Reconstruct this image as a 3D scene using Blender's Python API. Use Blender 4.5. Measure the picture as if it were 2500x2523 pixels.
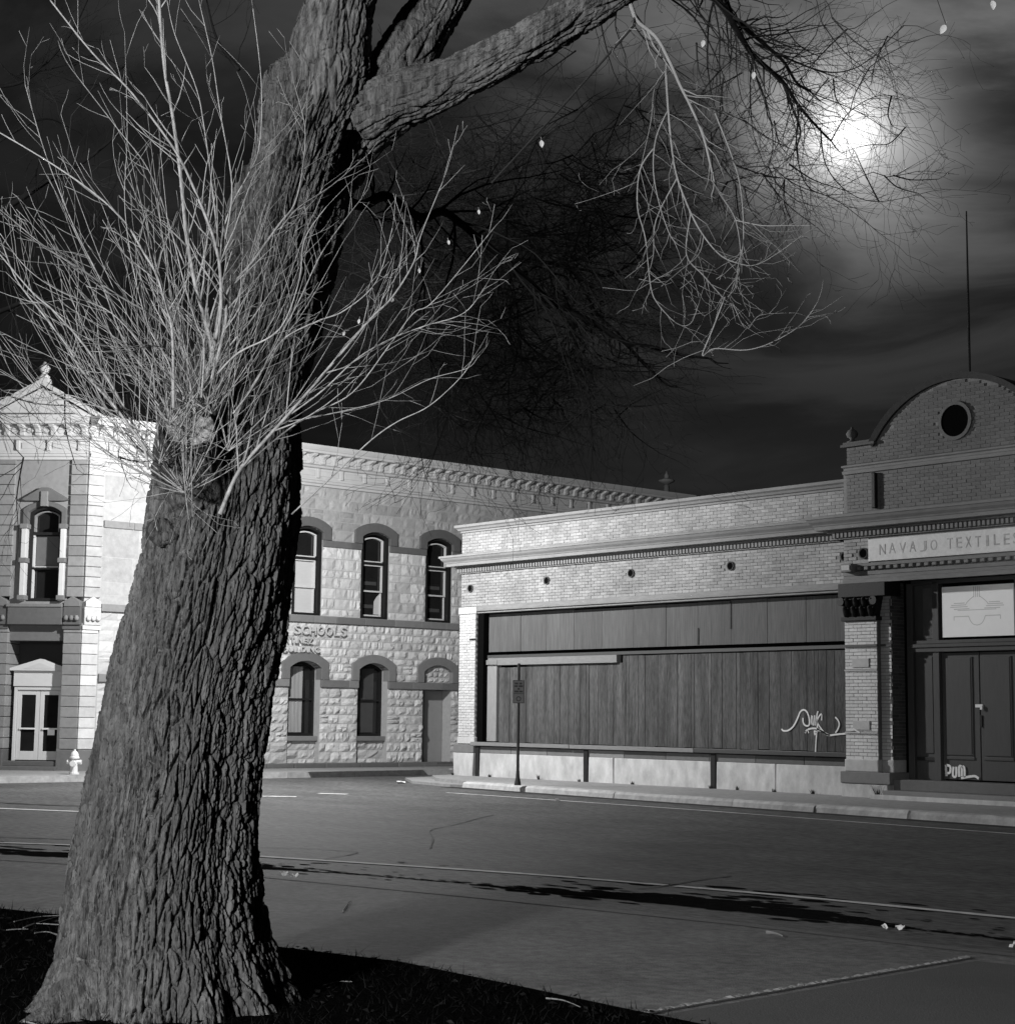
import bpy, math, random
import numpy as np
from mathutils import Vector, Matrix
random.seed(7)
sc = bpy.context.scene
for o in list(bpy.data.objects): bpy.data.objects.remove(o)
R = math.radians
# ---------------------------------------------------------------- camera
PW, PH, FPX = 2500.0, 2523.0, 4240.8          # photograph size and focal length in its pixels
PIT, ROL, YAW, CH = R(6.775), R(0.663), R(49.255), 1.6
fd = Vector((-math.sin(YAW), math.cos(YAW), 0)); rt = Vector((math.cos(YAW), math.sin(YAW), 0)); up = Vector((0, 0, 1))
F_ = fd*math.cos(PIT)+up*math.sin(PIT); U_ = up*math.cos(PIT)-fd*math.sin(PIT)
CR = rt*math.cos(ROL)+U_*math.sin(ROL); CU = U_*math.cos(ROL)-rt*math.sin(ROL)
cam = bpy.data.cameras.new('camera'); co = bpy.data.objects.new('camera', cam); sc.collection.objects.link(co)
co.matrix_world = Matrix(((CR.x, CU.x, -F_.x, 0), (CR.y, CU.y, -F_.y, 0), (CR.z, CU.z, -F_.z, CH), (0, 0, 0, 1)))
cam.sensor_fit = 'HORIZONTAL'; cam.sensor_width = 36; cam.lens = 36*FPX/PW; cam.clip_end = 2000; cam.clip_start = .05
sc.camera = co
sc.render.resolution_x = 1014; sc.render.resolution_y = 1024
def ray(x, y): return F_ + CR*((x-PW/2)/FPX) + CU*((PH/2-y)/FPX)
EYE = Vector((0, 0, CH))
def hit(x, y, axis, val):
    r = ray(x, y); return EYE + r*((val-EYE[axis])/r[axis])
def PD(x, y, D):                                # the point seen at pixel x,y at horizontal distance D
    r = ray(x, y); return EYE + r*(D/r.dot(fd))
# ---------------------------------------------------------------- world: night sky, moon behind thin cloud
MOON = ray(2085, 330).normalized()
w = bpy.data.worlds.new('World'); sc.world = w; w.use_nodes = True
nt = w.node_tree; nt.nodes.clear()
def N(t, **k):
    n = nt.nodes.new(t)
    for a, b in k.items():
        if a == 'i':
            for kk, v in b.items():
                if hasattr(v, 'is_output'): nt.links.new(v, n.inputs[kk])
                else: n.inputs[kk].default_value = v
        else: setattr(n, a, b)
    return n
def MA(op, a, b=0.0, c=0.0, clamp=False):
    n = N('ShaderNodeMath', operation=op, use_clamp=clamp)
    for i, v in enumerate((a, b, c)):
        if hasattr(v, 'is_output'): nt.links.new(v, n.inputs[i])
        else: n.inputs[i].default_value = v
    return n.outputs[0]
def build_world():
    sky = N('ShaderNodeTexSky', sky_type='NISHITA', sun_disc=False)
    sky.sun_elevation = R(2); sky.sun_rotation = math.atan2(MOON.x, MOON.y)
    bw = N('ShaderNodeRGBToBW', i={0: sky.outputs[0]})
    tc = N('ShaderNodeTexCoord'); d = N('ShaderNodeVectorMath', operation='NORMALIZE', i={0: tc.outputs['Generated']}).outputs[0]
    dot = N('ShaderNodeVectorMath', operation='DOT_PRODUCT', i={0: d, 1: MOON[:]}).outputs['Value']
    ang = MA('ARCCOSINE', MA('MINIMUM', dot, 0.999999))
    def gauss(s): q = MA('DIVIDE', ang, s); return MA('EXPONENT', MA('MULTIPLY', MA('MULTIPLY', q, q), -1.0))
    def expo(s): return MA('EXPONENT', MA('DIVIDE', ang, -s))
    # cloud layer: a flat sheet of thin cloud overhead
    sp = N('ShaderNodeSeparateXYZ', i={0: d}); zz = MA('ADD', MA('MAXIMUM', sp.outputs[2], 0.0), .10)
    cx = MA('DIVIDE', sp.outputs[0], zz); cy = MA('DIVIDE', sp.outputs[1], zz)
    cv = N('ShaderNodeCombineXYZ', i={0: cx, 1: cy, 2: 83.3}).outputs[0]
    mp = N('ShaderNodeMapping', i={'Vector': cv, 'Rotation': (0, 0, R(100)), 'Scale': (1, 1.4, 1)}).outputs[0]
    n1 = N('ShaderNodeTexNoise', i={'Vector': mp, 'Scale': 1.45, 'Detail': 7.0, 'Roughness': .56, 'Distortion': .6}).outputs[0]
    cl = N('ShaderNodeMapRange', interpolation_type='SMOOTHSTEP', i={0: n1, 1: .36, 2: .68, 3: .18, 4: 1.75}).outputs[0]
    core = MA('ADD', MA('MULTIPLY', gauss(.0155), 1.4), MA('MULTIPLY', gauss(.042), .54))
    mid = MA('ADD', MA('MULTIPLY', gauss(.100), .10), MA('MULTIPLY', expo(.24), .082))
    hz = N('ShaderNodeMapRange', interpolation_type='SMOOTHSTEP', i={0: sp.outputs[2], 1: .15, 2: .40, 3: .13, 4: 1.0}).outputs[0]
    wide = MA('MULTIPLY', MA('MULTIPLY', MA('ADD', mid, .003), cl), hz)
    tot = MA('ADD', MA('ADD', core, wide), MA('MULTIPLY', bw.outputs[0], .0015))
    bg = N('ShaderNodeBackground', i={0: tot, 1: 1.0})
    nt.links.new(bg.outputs[0], N('ShaderNodeOutputWorld').inputs[0])
build_world()
sun = bpy.data.lights.new('moonlight', 'SUN'); sun.energy = .05; sun.angle = R(6); sun.color = (1, 1, 1)
so = bpy.data.objects.new('moonlight', sun); sc.collection.objects.link(so)
so.rotation_euler = (-MOON).to_track_quat('-Z', 'Y').to_euler(); so.location = (-20, 20, 30)
vs = sc.view_settings; vs.view_transform = 'Standard'; vs.look = 'None'; vs.exposure = 0; vs.gamma = 1; vs.use_curve_mapping = False
sc.cycles.samples = 128
# street lamps: positions and power (their lights are made by the lamp builder below)
LAMP1 = Vector((-31.8, 20.4, 7.6)); LAMP1_W = 6600      # mast-arm lamp over the junction, hidden by the trunk
LAMP2 = Vector((-.7, -7.2, 3.5)); LAMP2_W = 14500       # low globe lamp on the lawn behind the camera
LAMP3 = Vector((8.0, -30.0, 10.0)); LAMP3_W = 13000     # tall lamp of the next street
# ---------------------------------------------------------------- materials
MATS = {}
def M(name, c, var=.25, s=4.0, rough=.85, bump=.25, bs=40.0, stretch=(1, 1, 1), rnd=0.0, tone=0.0, spec=.25, big=0.0, bigs=.6, metal=0.0):
    if name in MATS: return MATS[name]
    global nt
    m = bpy.data.materials.new(name); m.use_nodes = True; nt = m.node_tree
    b = nt.nodes['Principled BSDF']
    pos = N('ShaderNodeNewGeometry').outputs['Position']
    mp = N('ShaderNodeMapping', i={'Vector': pos, 'Scale': stretch}).outputs[0]
    n1 = N('ShaderNodeTexNoise', i={'Vector': mp, 'Scale': s, 'Detail': 6.0, 'Roughness': .62}).outputs[0]
    v = MA('MULTIPLY_ADD', MA('SUBTRACT', n1, .5), var*4, 1.0)
    if big:
        n2 = N('ShaderNodeTexNoise', i={'Vector': mp, 'Scale': bigs, 'Detail': 3.0}).outputs[0]
        v = MA('MULTIPLY', v, MA('MULTIPLY_ADD', MA('SUBTRACT', n2, .5), big*4, 1.0))
    if rnd: v = MA('MULTIPLY', v, MA('MULTIPLY_ADD', MA('SUBTRACT', N('ShaderNodeObjectInfo').outputs['Random'], .5), rnd*2, 1.0))
    if tone: v = MA('MULTIPLY', v, MA('MULTIPLY_ADD', MA('SUBTRACT', N('ShaderNodeAttribute', attribute_name='tone').outputs['Fac'], .5), tone*2, 1.0))
    v = MA('MULTIPLY', MA('MAXIMUM', v, .12), c); v = MA('MINIMUM', v, .85)
    nt.links.new(v, b.inputs['Base Color'])
    b.inputs['Roughness'].default_value = rough; b.inputs['Specular IOR Level'].default_value = spec; b.inputs['Metallic'].default_value = metal
    if bump:
        n3 = N('ShaderNodeTexNoise', i={'Vector': mp, 'Scale': bs, 'Detail': 4.0}).outputs[0]
        bp = N('ShaderNodeBump', i={'Height': n3, 'Strength': bump, 'Distance': .02})
        nt.links.new(bp.outputs[0], b.inputs['Normal'])
    MATS[name] = m; return m
m_brick = M('brick', .265, .16, 18, bump=.3, rnd=.16, tone=.16, big=.25, bigs=1.3)
m_brickp = M('painted_brick', .56, .10, 18, bump=.3, rnd=.08, tone=.08)
m_brickw = M('pier_brick', .42, .12, 18, bump=.3, rnd=.10, tone=.10)
m_brickg = M('gable_brick', .135, .14, 18, bump=.3, rnd=.12, tone=.12, big=.10, bigs=.9)
m_mortar = M('mortar', .19, .15, 12, bump=.3)
m_paint = M('white_paint', .42, .14, 6, bump=.12, bs=60, big=.04)
m_cornice = M('weathered_cornice_paint', .19, .16, 5, bump=.2, stretch=(1, 1, 4), big=.10, bigs=1.2)
m_plaster = M('chipped_plaster', .42, .28, 5, bump=.35, bs=18, stretch=(1, 1, .5), big=.10)
m_sand = M('brown_sandstone', .16, .10, 8, bump=.3, rnd=.18)
m_sandd = M('dark_sandstone', .105, .12, 8, bump=.3, rnd=.18)
m_stone = M('rock_faced_stone', .48, .13, 7, bump=.5, bs=22, rnd=.16, tone=.16)
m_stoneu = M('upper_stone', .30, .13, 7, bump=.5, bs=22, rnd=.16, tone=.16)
m_smooth = M('smooth_ashlar', .32, .2, 6, bump=.3, bs=30, rnd=.12, tone=.12, big=.12, bigs=.8)
m_smort = M('stone_mortar', .34, .12, 12, bump=.3)
m_metalc = M('painted_metal_cornice', .40, .08, 6, bump=.15, big=.06)
m_black = M('black_iron', .014, .2, 10, rough=.6, bump=.2)
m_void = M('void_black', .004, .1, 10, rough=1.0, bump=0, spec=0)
m_darkwood = M('black_paint', .012, .2, 10, rough=.5, bump=.1)
m_ply = M('weathered_plywood', .085, .36, 6, bump=.3, stretch=(9, 9, .35), rnd=.09, big=.12, bigs=.5)
m_plank = M('weathered_plank', .068, .75, 7, bump=.6, bs=14, stretch=(9, 9, .8), rnd=.08, big=.45, bigs=.7)
m_timber = M('pale_timber', .18, .16, 6, bump=.3, stretch=(1, 5, 6))
m_timberv = M('pale_timber_upright', .22, .16, 6, bump=.3, stretch=(7, 7, .7))
m_door = M('dark_door_paint', .058, .12, 6, rough=.5, bump=.1, stretch=(4, 4, .5))
m_doorp = M('pale_door_paint', .50, .05, 6, rough=.5, bump=.08)
m_white = M('white_board', .8, .03, 8, bump=.05)
m_sign = M('faded_white_sign', .60, .12, 12, bump=.15, big=.05)
m_ink = M('faint_ink', .40, .08, 12, bump=0)
m_glass = M('window_glass', .012, .2, 4, rough=.06, bump=0, spec=.5)
m_blind = M('roller_blind', .45, .05, 6, bump=.05, stretch=(1, 1, 6))
m_curtain = M('curtain_cloth', .20, .2, 3, bump=.05, stretch=(8, 8, .4))
m_conc = M('concrete', .24, .24, 9, bump=.3, bs=60, big=.12, bigs=.4)
m_kerb = M('kerb_concrete', .33, .3, 6, bump=.4, bs=20, rnd=.12)
m_road = M('asphalt', .078, .8, 12, bump=.4, bs=120, big=.30, bigs=1.1, stretch=(.45, 1, 1), rough=.8, spec=.2)
m_walk = M('old_pavement', .118, .55, 14, bump=.35, bs=90, big=.32, bigs=1.0)
m_line = M('worn_road_paint', .6, .3, 9, bump=.2)
m_tar = M('tar', .017, .2, 10, bump=.2)
m_dirt = M('gutter_silt', .013, .3, 8, bump=.5, spec=0)
m_soil = M('bare_soil', .004, .3, 8, bump=.6, bs=30, spec=0)  # near-black: the shade lying on the lawn is put into this colour
m_grass = M('dry_grass', .0055, .3, 30, bump=0, tone=.9, spec=0)  # grass darkened in its colour for the shade on the lawn
m_bark = M('furrowed_bark', .075, .95, 34, rough=.8, bump=.9, bs=70, stretch=(1, 1, .16), spec=.25, big=.35, bigs=4.0)
m_sprout = M('young_bark', .27, .5, 20, rough=.6, bump=.1, spec=.35)
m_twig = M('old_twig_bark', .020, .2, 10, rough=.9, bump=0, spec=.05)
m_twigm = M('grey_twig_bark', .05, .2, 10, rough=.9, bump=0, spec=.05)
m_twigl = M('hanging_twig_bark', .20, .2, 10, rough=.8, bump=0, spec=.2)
m_cut = M('sawn_wood', .30, .15, 18, bump=.4)
m_leaf = M('pale_leaf', .36, .1, 8, rough=.5, bump=0)
m_paper = M('paper', .6, .05, 8, bump=0)
m_graf = M('spray_paint', .62, .10, 40, bump=0)
m_hyd = M('hydrant_paint', .62, .05, 8, rough=.45, bump=.1)
m_galv = M('galvanised_steel', .03, .2, 10, rough=.5, bump=.1)
m_signf = M('sign_sheet', .17, .08, 6, rough=.5, bump=0)
m_signd = M('sign_print', .035, .1, 6, rough=.5, bump=0)
m_roof = M('roof_felt', .05, .2, 4, bump=.2)
m_lens = None
# ---------------------------------------------------------------- mesh helpers
COL = sc.collection
def frame(o, ax, ay): 
    o = Vector(o); ax = Vector(ax).normalized(); ay = Vector(ay).normalized(); az = ax.cross(ay)
    return Matrix(((ax.x, ay.x, az.x, o.x), (ax.y, ay.y, az.y, o.y), (ax.z, ay.z, az.z, o.z), (0, 0, 0, 1)))
ID = Matrix.Identity(4)
class MB:
    def __init__(s, fr=ID): s.v = []; s.f = []; s.fr = fr; s.t = []
    def pt(s, p): s.v.append((s.fr @ Vector(p))[:]); return len(s.v)-1
    def face(s, ids, tone=.5): s.f.append(tuple(ids)); s.t.append(tone)
    def poly(s, pts, tone=.5): s.face([s.pt(p) for p in pts], tone)
    def box(s, x0, x1, y0, y1, z0, z1, tone=.5, back=True):
        i = [s.pt(p) for p in ((x0, y0, z0), (x1, y0, z0), (x1, y1, z0), (x0, y1, z0), (x0, y0, z1), (x1, y0, z1), (x1, y1, z1), (x0, y1, z1))]
        fs = [(3, 2, 1, 0), (4, 5, 6, 7), (0, 1, 5, 4), (1, 2, 6, 5), (3, 0, 4, 7)]
        if back: fs.append((2, 3, 7, 6))
        for f in fs: s.face([i[k] for k in f], tone)
        return s
    def prism(s, pts, axis, a, b):          # 2-D outline extruded along a local axis (0 x, 1 y, 2 z)
        def P(u, v, t): return {0: (t, u, v), 1: (u, t, v), 2: (u, v, t)}[axis]
        n = len(pts); A = [s.pt(P(u, v, a)) for u, v in pts]; B = [s.pt(P(u, v, b)) for u, v in pts]
        s.face(A[::-1]); s.face(B)
        for k in range(n): s.face((A[k], A[(k+1) % n], B[(k+1) % n], B[k]))
        return s
    def sweep(s, prof, x0, x1, ret0=False, ret1=False):
        # cornice profile (projection d, height z) run along local x in front of y=0; mitred returns at the ends
        n = len(prof); A = []; B = []
        for d, z in prof:
            A.append(s.pt((x0-(d if ret0 else 0), -d, z))); B.append(s.pt((x1+(d if ret1 else 0), -d, z)))
        for k in range(n-1): s.face((A[k], B[k], B[k+1], A[k+1]))
        for r, E, sg in ((ret0, A, -1), (ret1, B, 1)):
            if r:
                x = x0 if sg < 0 else x1
                G = [s.pt((x+sg*d, .35, z)) for d, z in prof]
                for k in range(n-1): s.face((G[k], E[k], E[k+1], G[k+1]) if sg < 0 else (E[k], G[k], G[k+1], E[k+1]))
            else: s.face(E[::-1] if sg < 0 else E)
        return s
    def arch(s, cx, hw_in, hw_out, zs_in, rise_in, zs_out, rise_out, y0, y1, zleg, n=14):
        # segmental arch band with straight legs down to zleg
        def arc(hw, zs, rise):
            r = (hw*hw+rise*rise)/(2*rise); cz = zs+rise-r
            return [(cx+hw*(-1+2*k/n), cz+math.sqrt(max(r*r-(hw*(-1+2*k/n))**2, 0))) for k in range(n+1)]
        I = [(cx-hw_in, zleg)]+arc(hw_in, zs_in, rise_in)+[(cx+hw_in, zleg)]
        O = [(cx-hw_out, zleg)]+arc(hw_out, zs_out, rise_out)+[(cx+hw_out, zleg)]
        q = []
        for (a, b), (c, d) in zip(I, O): q.append([s.pt((a, y0, b)), s.pt((c, y0, d)), s.pt((c, y1, d)), s.pt((a, y1, b))])
        for k in range(len(q)-1):
            for e in range(4): s.face((q[k][e], q[k+1][e], q[k+1][(e+1) % 4], q[k][(e+1) % 4]))
        s.face(q[0]); s.face(q[-1][::-1]); return s
    def lathe(s, prof, n=14, c=(0, 0, 0)):
        rows = []
        for r, z in prof: rows.append([s.pt((c[0]+r*math.cos(2*math.pi*k/n), c[1]+r*math.sin(2*math.pi*k/n), c[2]+z)) for k in range(n)])
        for a, b in zip(rows, rows[1:]):
            for k in range(n): s.face((a[k], a[(k+1) % n], b[(k+1) % n], b[k]))
        s.face(rows[0][::-1]); s.face(rows[-1]); return s
    def disc(s, cx, y, cz, r, depth, n=20, r2=None):    # round plug / tube facing -y
        A = [s.pt((cx+r*math.cos(2*math.pi*k/n), y, cz+r*math.sin(2*math.pi*k/n))) for k in range(n)]
        rr = r2 or r
        B = [s.pt((cx+rr*math.cos(2*math.pi*k/n), y+depth, cz+rr*math.sin(2*math.pi*k/n))) for k in range(n)]
        for k in range(n): s.face((A[k], A[(k+1) % n], B[(k+1) % n], B[k]))
        s.face(A[::-1]); s.face(B); return s
    def ring(s, cx, y0, y1, cz, r0, r1, n=24):
        q = []
        for k in range(n):
            c, t = math.cos(2*math.pi*k/n), math.sin(2*math.pi*k/n)
            q.append([s.pt((cx+r*c, y, cz+r*t)) for r, y in ((r0, y0), (r1, y0), (r1, y1), (r0, y1))])
        for k in range(n):
            a, b = q[k], q[(k+1) % n]
            for e in range(4): s.face((a[e], a[(e+1) % 4], b[(e+1) % 4], b[e]))
        return s
    def tube(s, pts, rad, n=4):
        pts = [Vector(p) for p in pts]; rows = []
        prev = None
        for k, p in enumerate(pts):
            t = (pts[min(k+1, len(pts)-1)]-pts[max(k-1, 0)])
            t = t.normalized() if t.length > 1e-9 else Vector((0, 0, 1))
            a = t.cross(Vector((0, 0, 1)) if abs(t.z) < .9 else Vector((1, 0, 0))) if prev is None else prev-t*prev.dot(t)
            a.normalize(); prev = a; b = t.cross(a); r = rad[k] if hasattr(rad, '__len__') else rad
            rows.append([s.pt(p+(a*math.cos(2*math.pi*j/n)+b*math.sin(2*math.pi*j/n))*r) for j in range(n)])
        for A, B in zip(rows, rows[1:]):
            for j in range(n): s.face((A[j], A[(j+1) % n], B[(j+1) % n], B[j]))
        s.face(rows[0][::-1]); s.face(rows[-1]); return s
    def build(s, name, mat, parent=None, smooth=False, bevel=0, tone=False):
        me = bpy.data.meshes.new(name)
        c = np.array(s.v).reshape(-1, 3); lo, hi = c.min(0), c.max(0); o = (lo+hi)/2; o[2] = lo[2]
        me.from_pydata((c-o).tolist(), [], s.f); me.materials.append(mat)
        if True:
            at = me.attributes.new('tone', 'FLOAT', 'FACE'); at.data.foreach_set('value', s.t)
        if smooth: me.polygons.foreach_set('use_smooth', [True]*len(s.f))
        ob = bpy.data.objects.new(name, me); COL.objects.link(ob); ob.location = o
        if parent: ob.parent = parent; ob.location = Vector(o)-wloc(parent)
        if bevel:
            bv = ob.modifiers.new('bevel', 'BEVEL'); bv.width = bevel; bv.segments = 2; bv.limit_method = 'ANGLE'
        return ob
def wloc(o):
    v = Vector(o.location)
    while o.parent: o = o.parent; v = v+Vector(o.location)
    return v
def tag(o, label=None, cat=None, group=None, kind=None):
    for k, v in (('label', label), ('category', cat), ('group', group), ('kind', kind)):
        if v: o[k] = v
    return o
def empty(name, loc, label, cat, group=None):
    o = bpy.data.objects.new(name, None); COL.objects.link(o); o.location = loc; o.empty_display_size = .3
    return tag(o, label, cat, group)
def piece(name, mesh, fr, c, size, parent):
    o = bpy.data.objects.new(name, mesh); COL.objects.link(o)
    m = Matrix.Translation(-wloc(parent)) @ fr @ Matrix.Translation(c) @ Matrix.Diagonal((*size, 1))
    o.parent = parent; o.matrix_basis = m; return o
def text_mesh(body, size, depth=.0):
    cu = bpy.data.curves.new('t', 'FONT'); cu.body = body; cu.size = size; cu.extrude = depth; cu.resolution_u = 3
    ob = bpy.data.objects.new('t', cu); COL.objects.link(ob); dg = bpy.context.evaluated_depsgraph_get()
    me = bpy.data.meshes.new_from_object(ob.evaluated_get(dg)); bpy.data.objects.remove(ob); return me
def text_obj(name, body, fr, x, y, z, width, height, mat, parent, depth=.01):
    me = text_mesh(body, 1.0, .5); v = np.zeros(len(me.vertices)*3); me.vertices.foreach_get('co', v); v = v.reshape(-1, 3)
    lo, hi = v.min(0), v.max(0); v = (v-lo)/np.maximum(hi-lo, 1e-6)
    # text x -> local x, text y -> local z, text z -> towards the viewer (-y)
    wv = np.stack([v[:, 0]*width-width/2, depth/2-v[:, 2]*depth, v[:, 1]*height], 1)
    me.vertices.foreach_set('co', wv.ravel()); me.materials.clear(); me.materials.append(mat); me.update()
    o = bpy.data.objects.new(name, me); COL.objects.link(o); o.parent = parent
    o.matrix_basis = Matrix.Translation(-wloc(parent)) @ fr @ Matrix.Translation((x+width/2, y-depth/2, z)); return o
def ribbon(mb, pts, wd, y):                    # flat stroke on a facade, pts in local (x,z)
    q = []
    for k, (a, b) in enumerate(pts):
        p0 = pts[max(k-1, 0)]; p1 = pts[min(k+1, len(pts)-1)]; d = Vector((p1[0]-p0[0], p1[1]-p0[1])); d = d.normalized() if d.length else Vector((1, 0))
        ww = wd[k] if hasattr(wd, '__len__') else wd
        q.append((mb.pt((a-d.y*ww/2, y, b+d.x*ww/2)), mb.pt((a+d.y*ww/2, y, b-d.x*ww/2))))
    for a, b in zip(q, q[1:]): mb.face((a[0], a[1], b[1], b[0]))
def smooth_pts(pts, k=6):                      # Catmull-Rom through points of any dimension
    P = [np.array(p, float) for p in pts]; out = []
    for i in range(len(P)-1):
        p0, p1, p2, p3 = P[max(i-1, 0)], P[i], P[i+1], P[min(i+2, len(P)-1)]
        for j in range(k):
            t = j/k; out.append(.5*((2*p1)+(-p0+p2)*t+(2*p0-5*p1+4*p2-p3)*t*t+(-p0+3*p1-3*p2+p3)*t**3))
    out.append(P[-1]); return out
# ================================================================ the setting: ground, road, pavements
def sheet(name, pts, z, mat, parent=None, thick=0, kind='structure'):
    mb = MB()
    if thick: mb.prism(pts, 2, z-thick, z)
    else: mb.poly([(x, y, z) for x, y in pts])
    o = mb.build(name, mat, parent)
    if kind and not parent: o['kind'] = kind
    return o
def strip(name, pts, wd, z, mat, parent=None):
    mb = MB(); q = []
    for k, (a, b) in enumerate(pts):
        p0, p1 = pts[max(k-1, 0)], pts[min(k+1, len(pts)-1)]; d = Vector((p1[0]-p0[0], p1[1]-p0[1])).normalized(); ww = wd[k] if hasattr(wd, '__len__') else wd
        q.append((mb.pt((a-d.y*ww/2, b+d.x*ww/2, z)), mb.pt((a+d.y*ww/2, b-d.x*ww/2, z))))
    for a, b in zip(q, q[1:]): mb.face((a[0], a[1], b[1], b[0]))
    o = mb.build(name, mat, parent)
    if not parent: o['kind'] = 'structure'
    return o
ground = sheet('ground', [(-400, -300), (300, -300), (300, 400), (-400, 400)], -.03, m_soil)
road = sheet('road', [(-120, -60), (60, -60), (60, 60), (-120, 60)], 0, m_road)
# far pavement in front of the store, ramped at its corner
FK = [(20, 23.2), (-15.3, 23.65), (-21.9, 24.2), (-25.9, 24.5), (-30.3, 25.0)]
side = sheet('store_pavement', FK+[(-32.2, 25.6), (-33.6, 26.6), (-34.1, 28), (-34.1, 60), (20, 60)], .14, m_conc, thick=.2)
kr = sheet('corner_ramp', [(-30.3, 25.0), (-30.6, 24.75), (-32.6, 25.2), (-34.3, 26.3), (-34.9, 28), (-34.1, 28), (-33.6, 26.6), (-32.2, 25.6)], .06, m_conc, thick=.09)
def kerb_run(pts, h, step, parent, wd=.17, jit=.012):
    P = [Vector((*p, 0)) for p in pts]; L = [0]
    for a, b in zip(P, P[1:]): L.append(L[-1]+(b-a).length)
    def at(s):
        for k in range(len(P)-1):
            if s <= L[k+1]: return P[k].lerp(P[k+1], (s-L[k])/(L[k+1]-L[k]))
        return P[-1]
    s = 0
    while s < L[-1]-.05:
        e = min(s+step*random.uniform(.7, 1.3), L[-1]); a, b = at(s), at(e-.015); d = (b-a).normalized(); n = Vector((d.y, -d.x, 0))
        mb = MB(); j = random.uniform(-jit, jit); nn = max(2, int((e-s)/.25)); rows = []
        for k in range(nn+1):       # worn top edge, uneven face
            c = a.lerp(b, k/nn); r1 = random.uniform(-.018, .018); r2 = random.uniform(-.02, .008)
            rows.append([mb.pt(c+n*o+Vector((0, 0, z))) for o, z in ((-wd/2, -.02), (wd/2+r1+.03, -.02), (wd/2+r1+.012, h*.6), (wd/2+r1-.03, h+r2+j), (-wd/2, h+.006+j))])
        for A, B in zip(rows, rows[1:]):
            for q in range(5): mb.face((A[q], A[(q+1) % 5], B[(q+1) % 5], B[q]))
        mb.face(rows[0][::-1]); mb.face(rows[-1]); mb.build('kerb_stone', m_kerb, parent); s = e
kerb_run([(x, y-.02) for x, y in FK][::-1], .145, 2.6, side)
strip('gutter_edge', [(-30.6, 24.62), (-25.9, 24.22), (-21.9, 23.92), (-15.3, 23.35), (20, 22.9)], .34, .004, m_tar)
# school pavement
SK = [(-36.4, 12), (-36.6, 17), (-36.7, 24.3), (-37.0, 29), (-37.5, 36), (-37.7, 60)]
spv = sheet('school_pavement', [(-36.4, 12)]+SK[1:]+[(-60, 60), (-60, 12)], .14, m_conc, thick=.2)
kerb_run([(x+.02, y) for x, y in SK][::-1], .145, 3.0, spv)
# near pavement between the lawn and the gutter
NK = [(18, 11.4), (-5, 10.25), (-6.9, 10.0), (-8.7, 9.85), (-11.1, 9.5), (-14, 8.95), (-16.9, 7.75), (-21, 5.4), (-27, 0), (-30, -8)]
LAWN = [(18, 6.3), (-4.5, 6.35), (-6.4, 6.4), (-7.3, 6.45), (-8.5, 6.5), (-9.6, 6.25), (-11.9, 5.95), (-12.6, 5.75), (-15, 4.8), (-20, 1), (-24, -8)]
npv = sheet('near_pavement', NK+LAWN[::-1], .10, m_walk, thick=.16)
strip('near_kerb_top', [(x, y-.10) for x, y in NK], .15, .1045, M('pale_kerb_edge', .10, .25, 12, bump=.4), npv)
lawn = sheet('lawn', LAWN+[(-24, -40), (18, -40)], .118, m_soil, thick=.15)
# dark silt lying along the gutter
dense = smooth_pts([(-3, 10.5), (-6.9, 10.35), (-8.7, 10.25), (-11.1, 9.95), (-14, 9.45), (-16.9, 8.2), (-19.5, 6.9)], 60); mb = MB(); rg = random.Random(4)
for k in range(900):
    i = rg.randrange(len(dense)-1); p = dense[i]; q = dense[i+1]; d = Vector((q[0]-p[0], q[1]-p[1])).normalized(); n_ = Vector((-d.y, d.x))
    if n_.y < 0: n_ = -n_
    f = .55+.45*math.sin(i*.045+.6); o = .95+abs(rg.gauss(0, .42))*f if rg.random() < .8 else rg.uniform(.7, 2.6)
    c = Vector((p[0], p[1]))+n_*o; la = rg.uniform(.05, .30)*f+.03; lb = la*rg.uniform(.25, .5); m = 11; z = .004+k*2e-6
    mb.poly([(c+d*la*math.cos(6.283*j/m)*rg.uniform(.6, 1.2)+n_*lb*math.sin(6.283*j/m)*rg.uniform(.6, 1.2)).to_3d()+Vector((0, 0, z)) for j in range(m)])
tag(mb.build('gutter_silt', m_dirt), 'ragged dark silt lying along the near gutter', 'silt', None, 'stuff')
# raised broken edge between two pavement slabs
ed = MB()
p0, p1 = hit(1535, 2490, 2, .13), hit(2385, 2348, 2, .13); n = 120; rows = []
for k in range(n+1):
    c = p0.lerp(p1, k/n)+Vector((random.uniform(-.012, .012), 0, 0)); hgt = .103+.010*random.random()
    if random.random() < .12: hgt = .104
    wdt = .016+.016*random.random()
    rows.append([ed.pt((c.x-wdt, c.y, .09)), ed.pt((c.x-wdt*.6, c.y, hgt)), ed.pt((c.x+wdt*.6, c.y, hgt-.006)), ed.pt((c.x+wdt, c.y, .09))])
for A, B in zip(rows, rows[1:]):
    for q in range(3): ed.face((A[q], A[q+1], B[q+1], B[q]))
ed.build('raised_slab_edge', M('broken_concrete', .26, .35, 14, bump=.6, bs=30), npv)
strip('slab_joint', [(p0.x+.04, p0.y), (p1.x+.04, p1.y)], .035, .1045, m_tar, npv)
sheet('worn_slab', [(p0.x+.14, p0.y-.3), (p1.x+.14, p1.y-.12), (-3.5, 10.0), (-3.5, 6.6)], .1043, M('worn_slab', .066, .12, 24, bump=.3, bs=90, big=.25, bigs=.5), npv)
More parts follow.
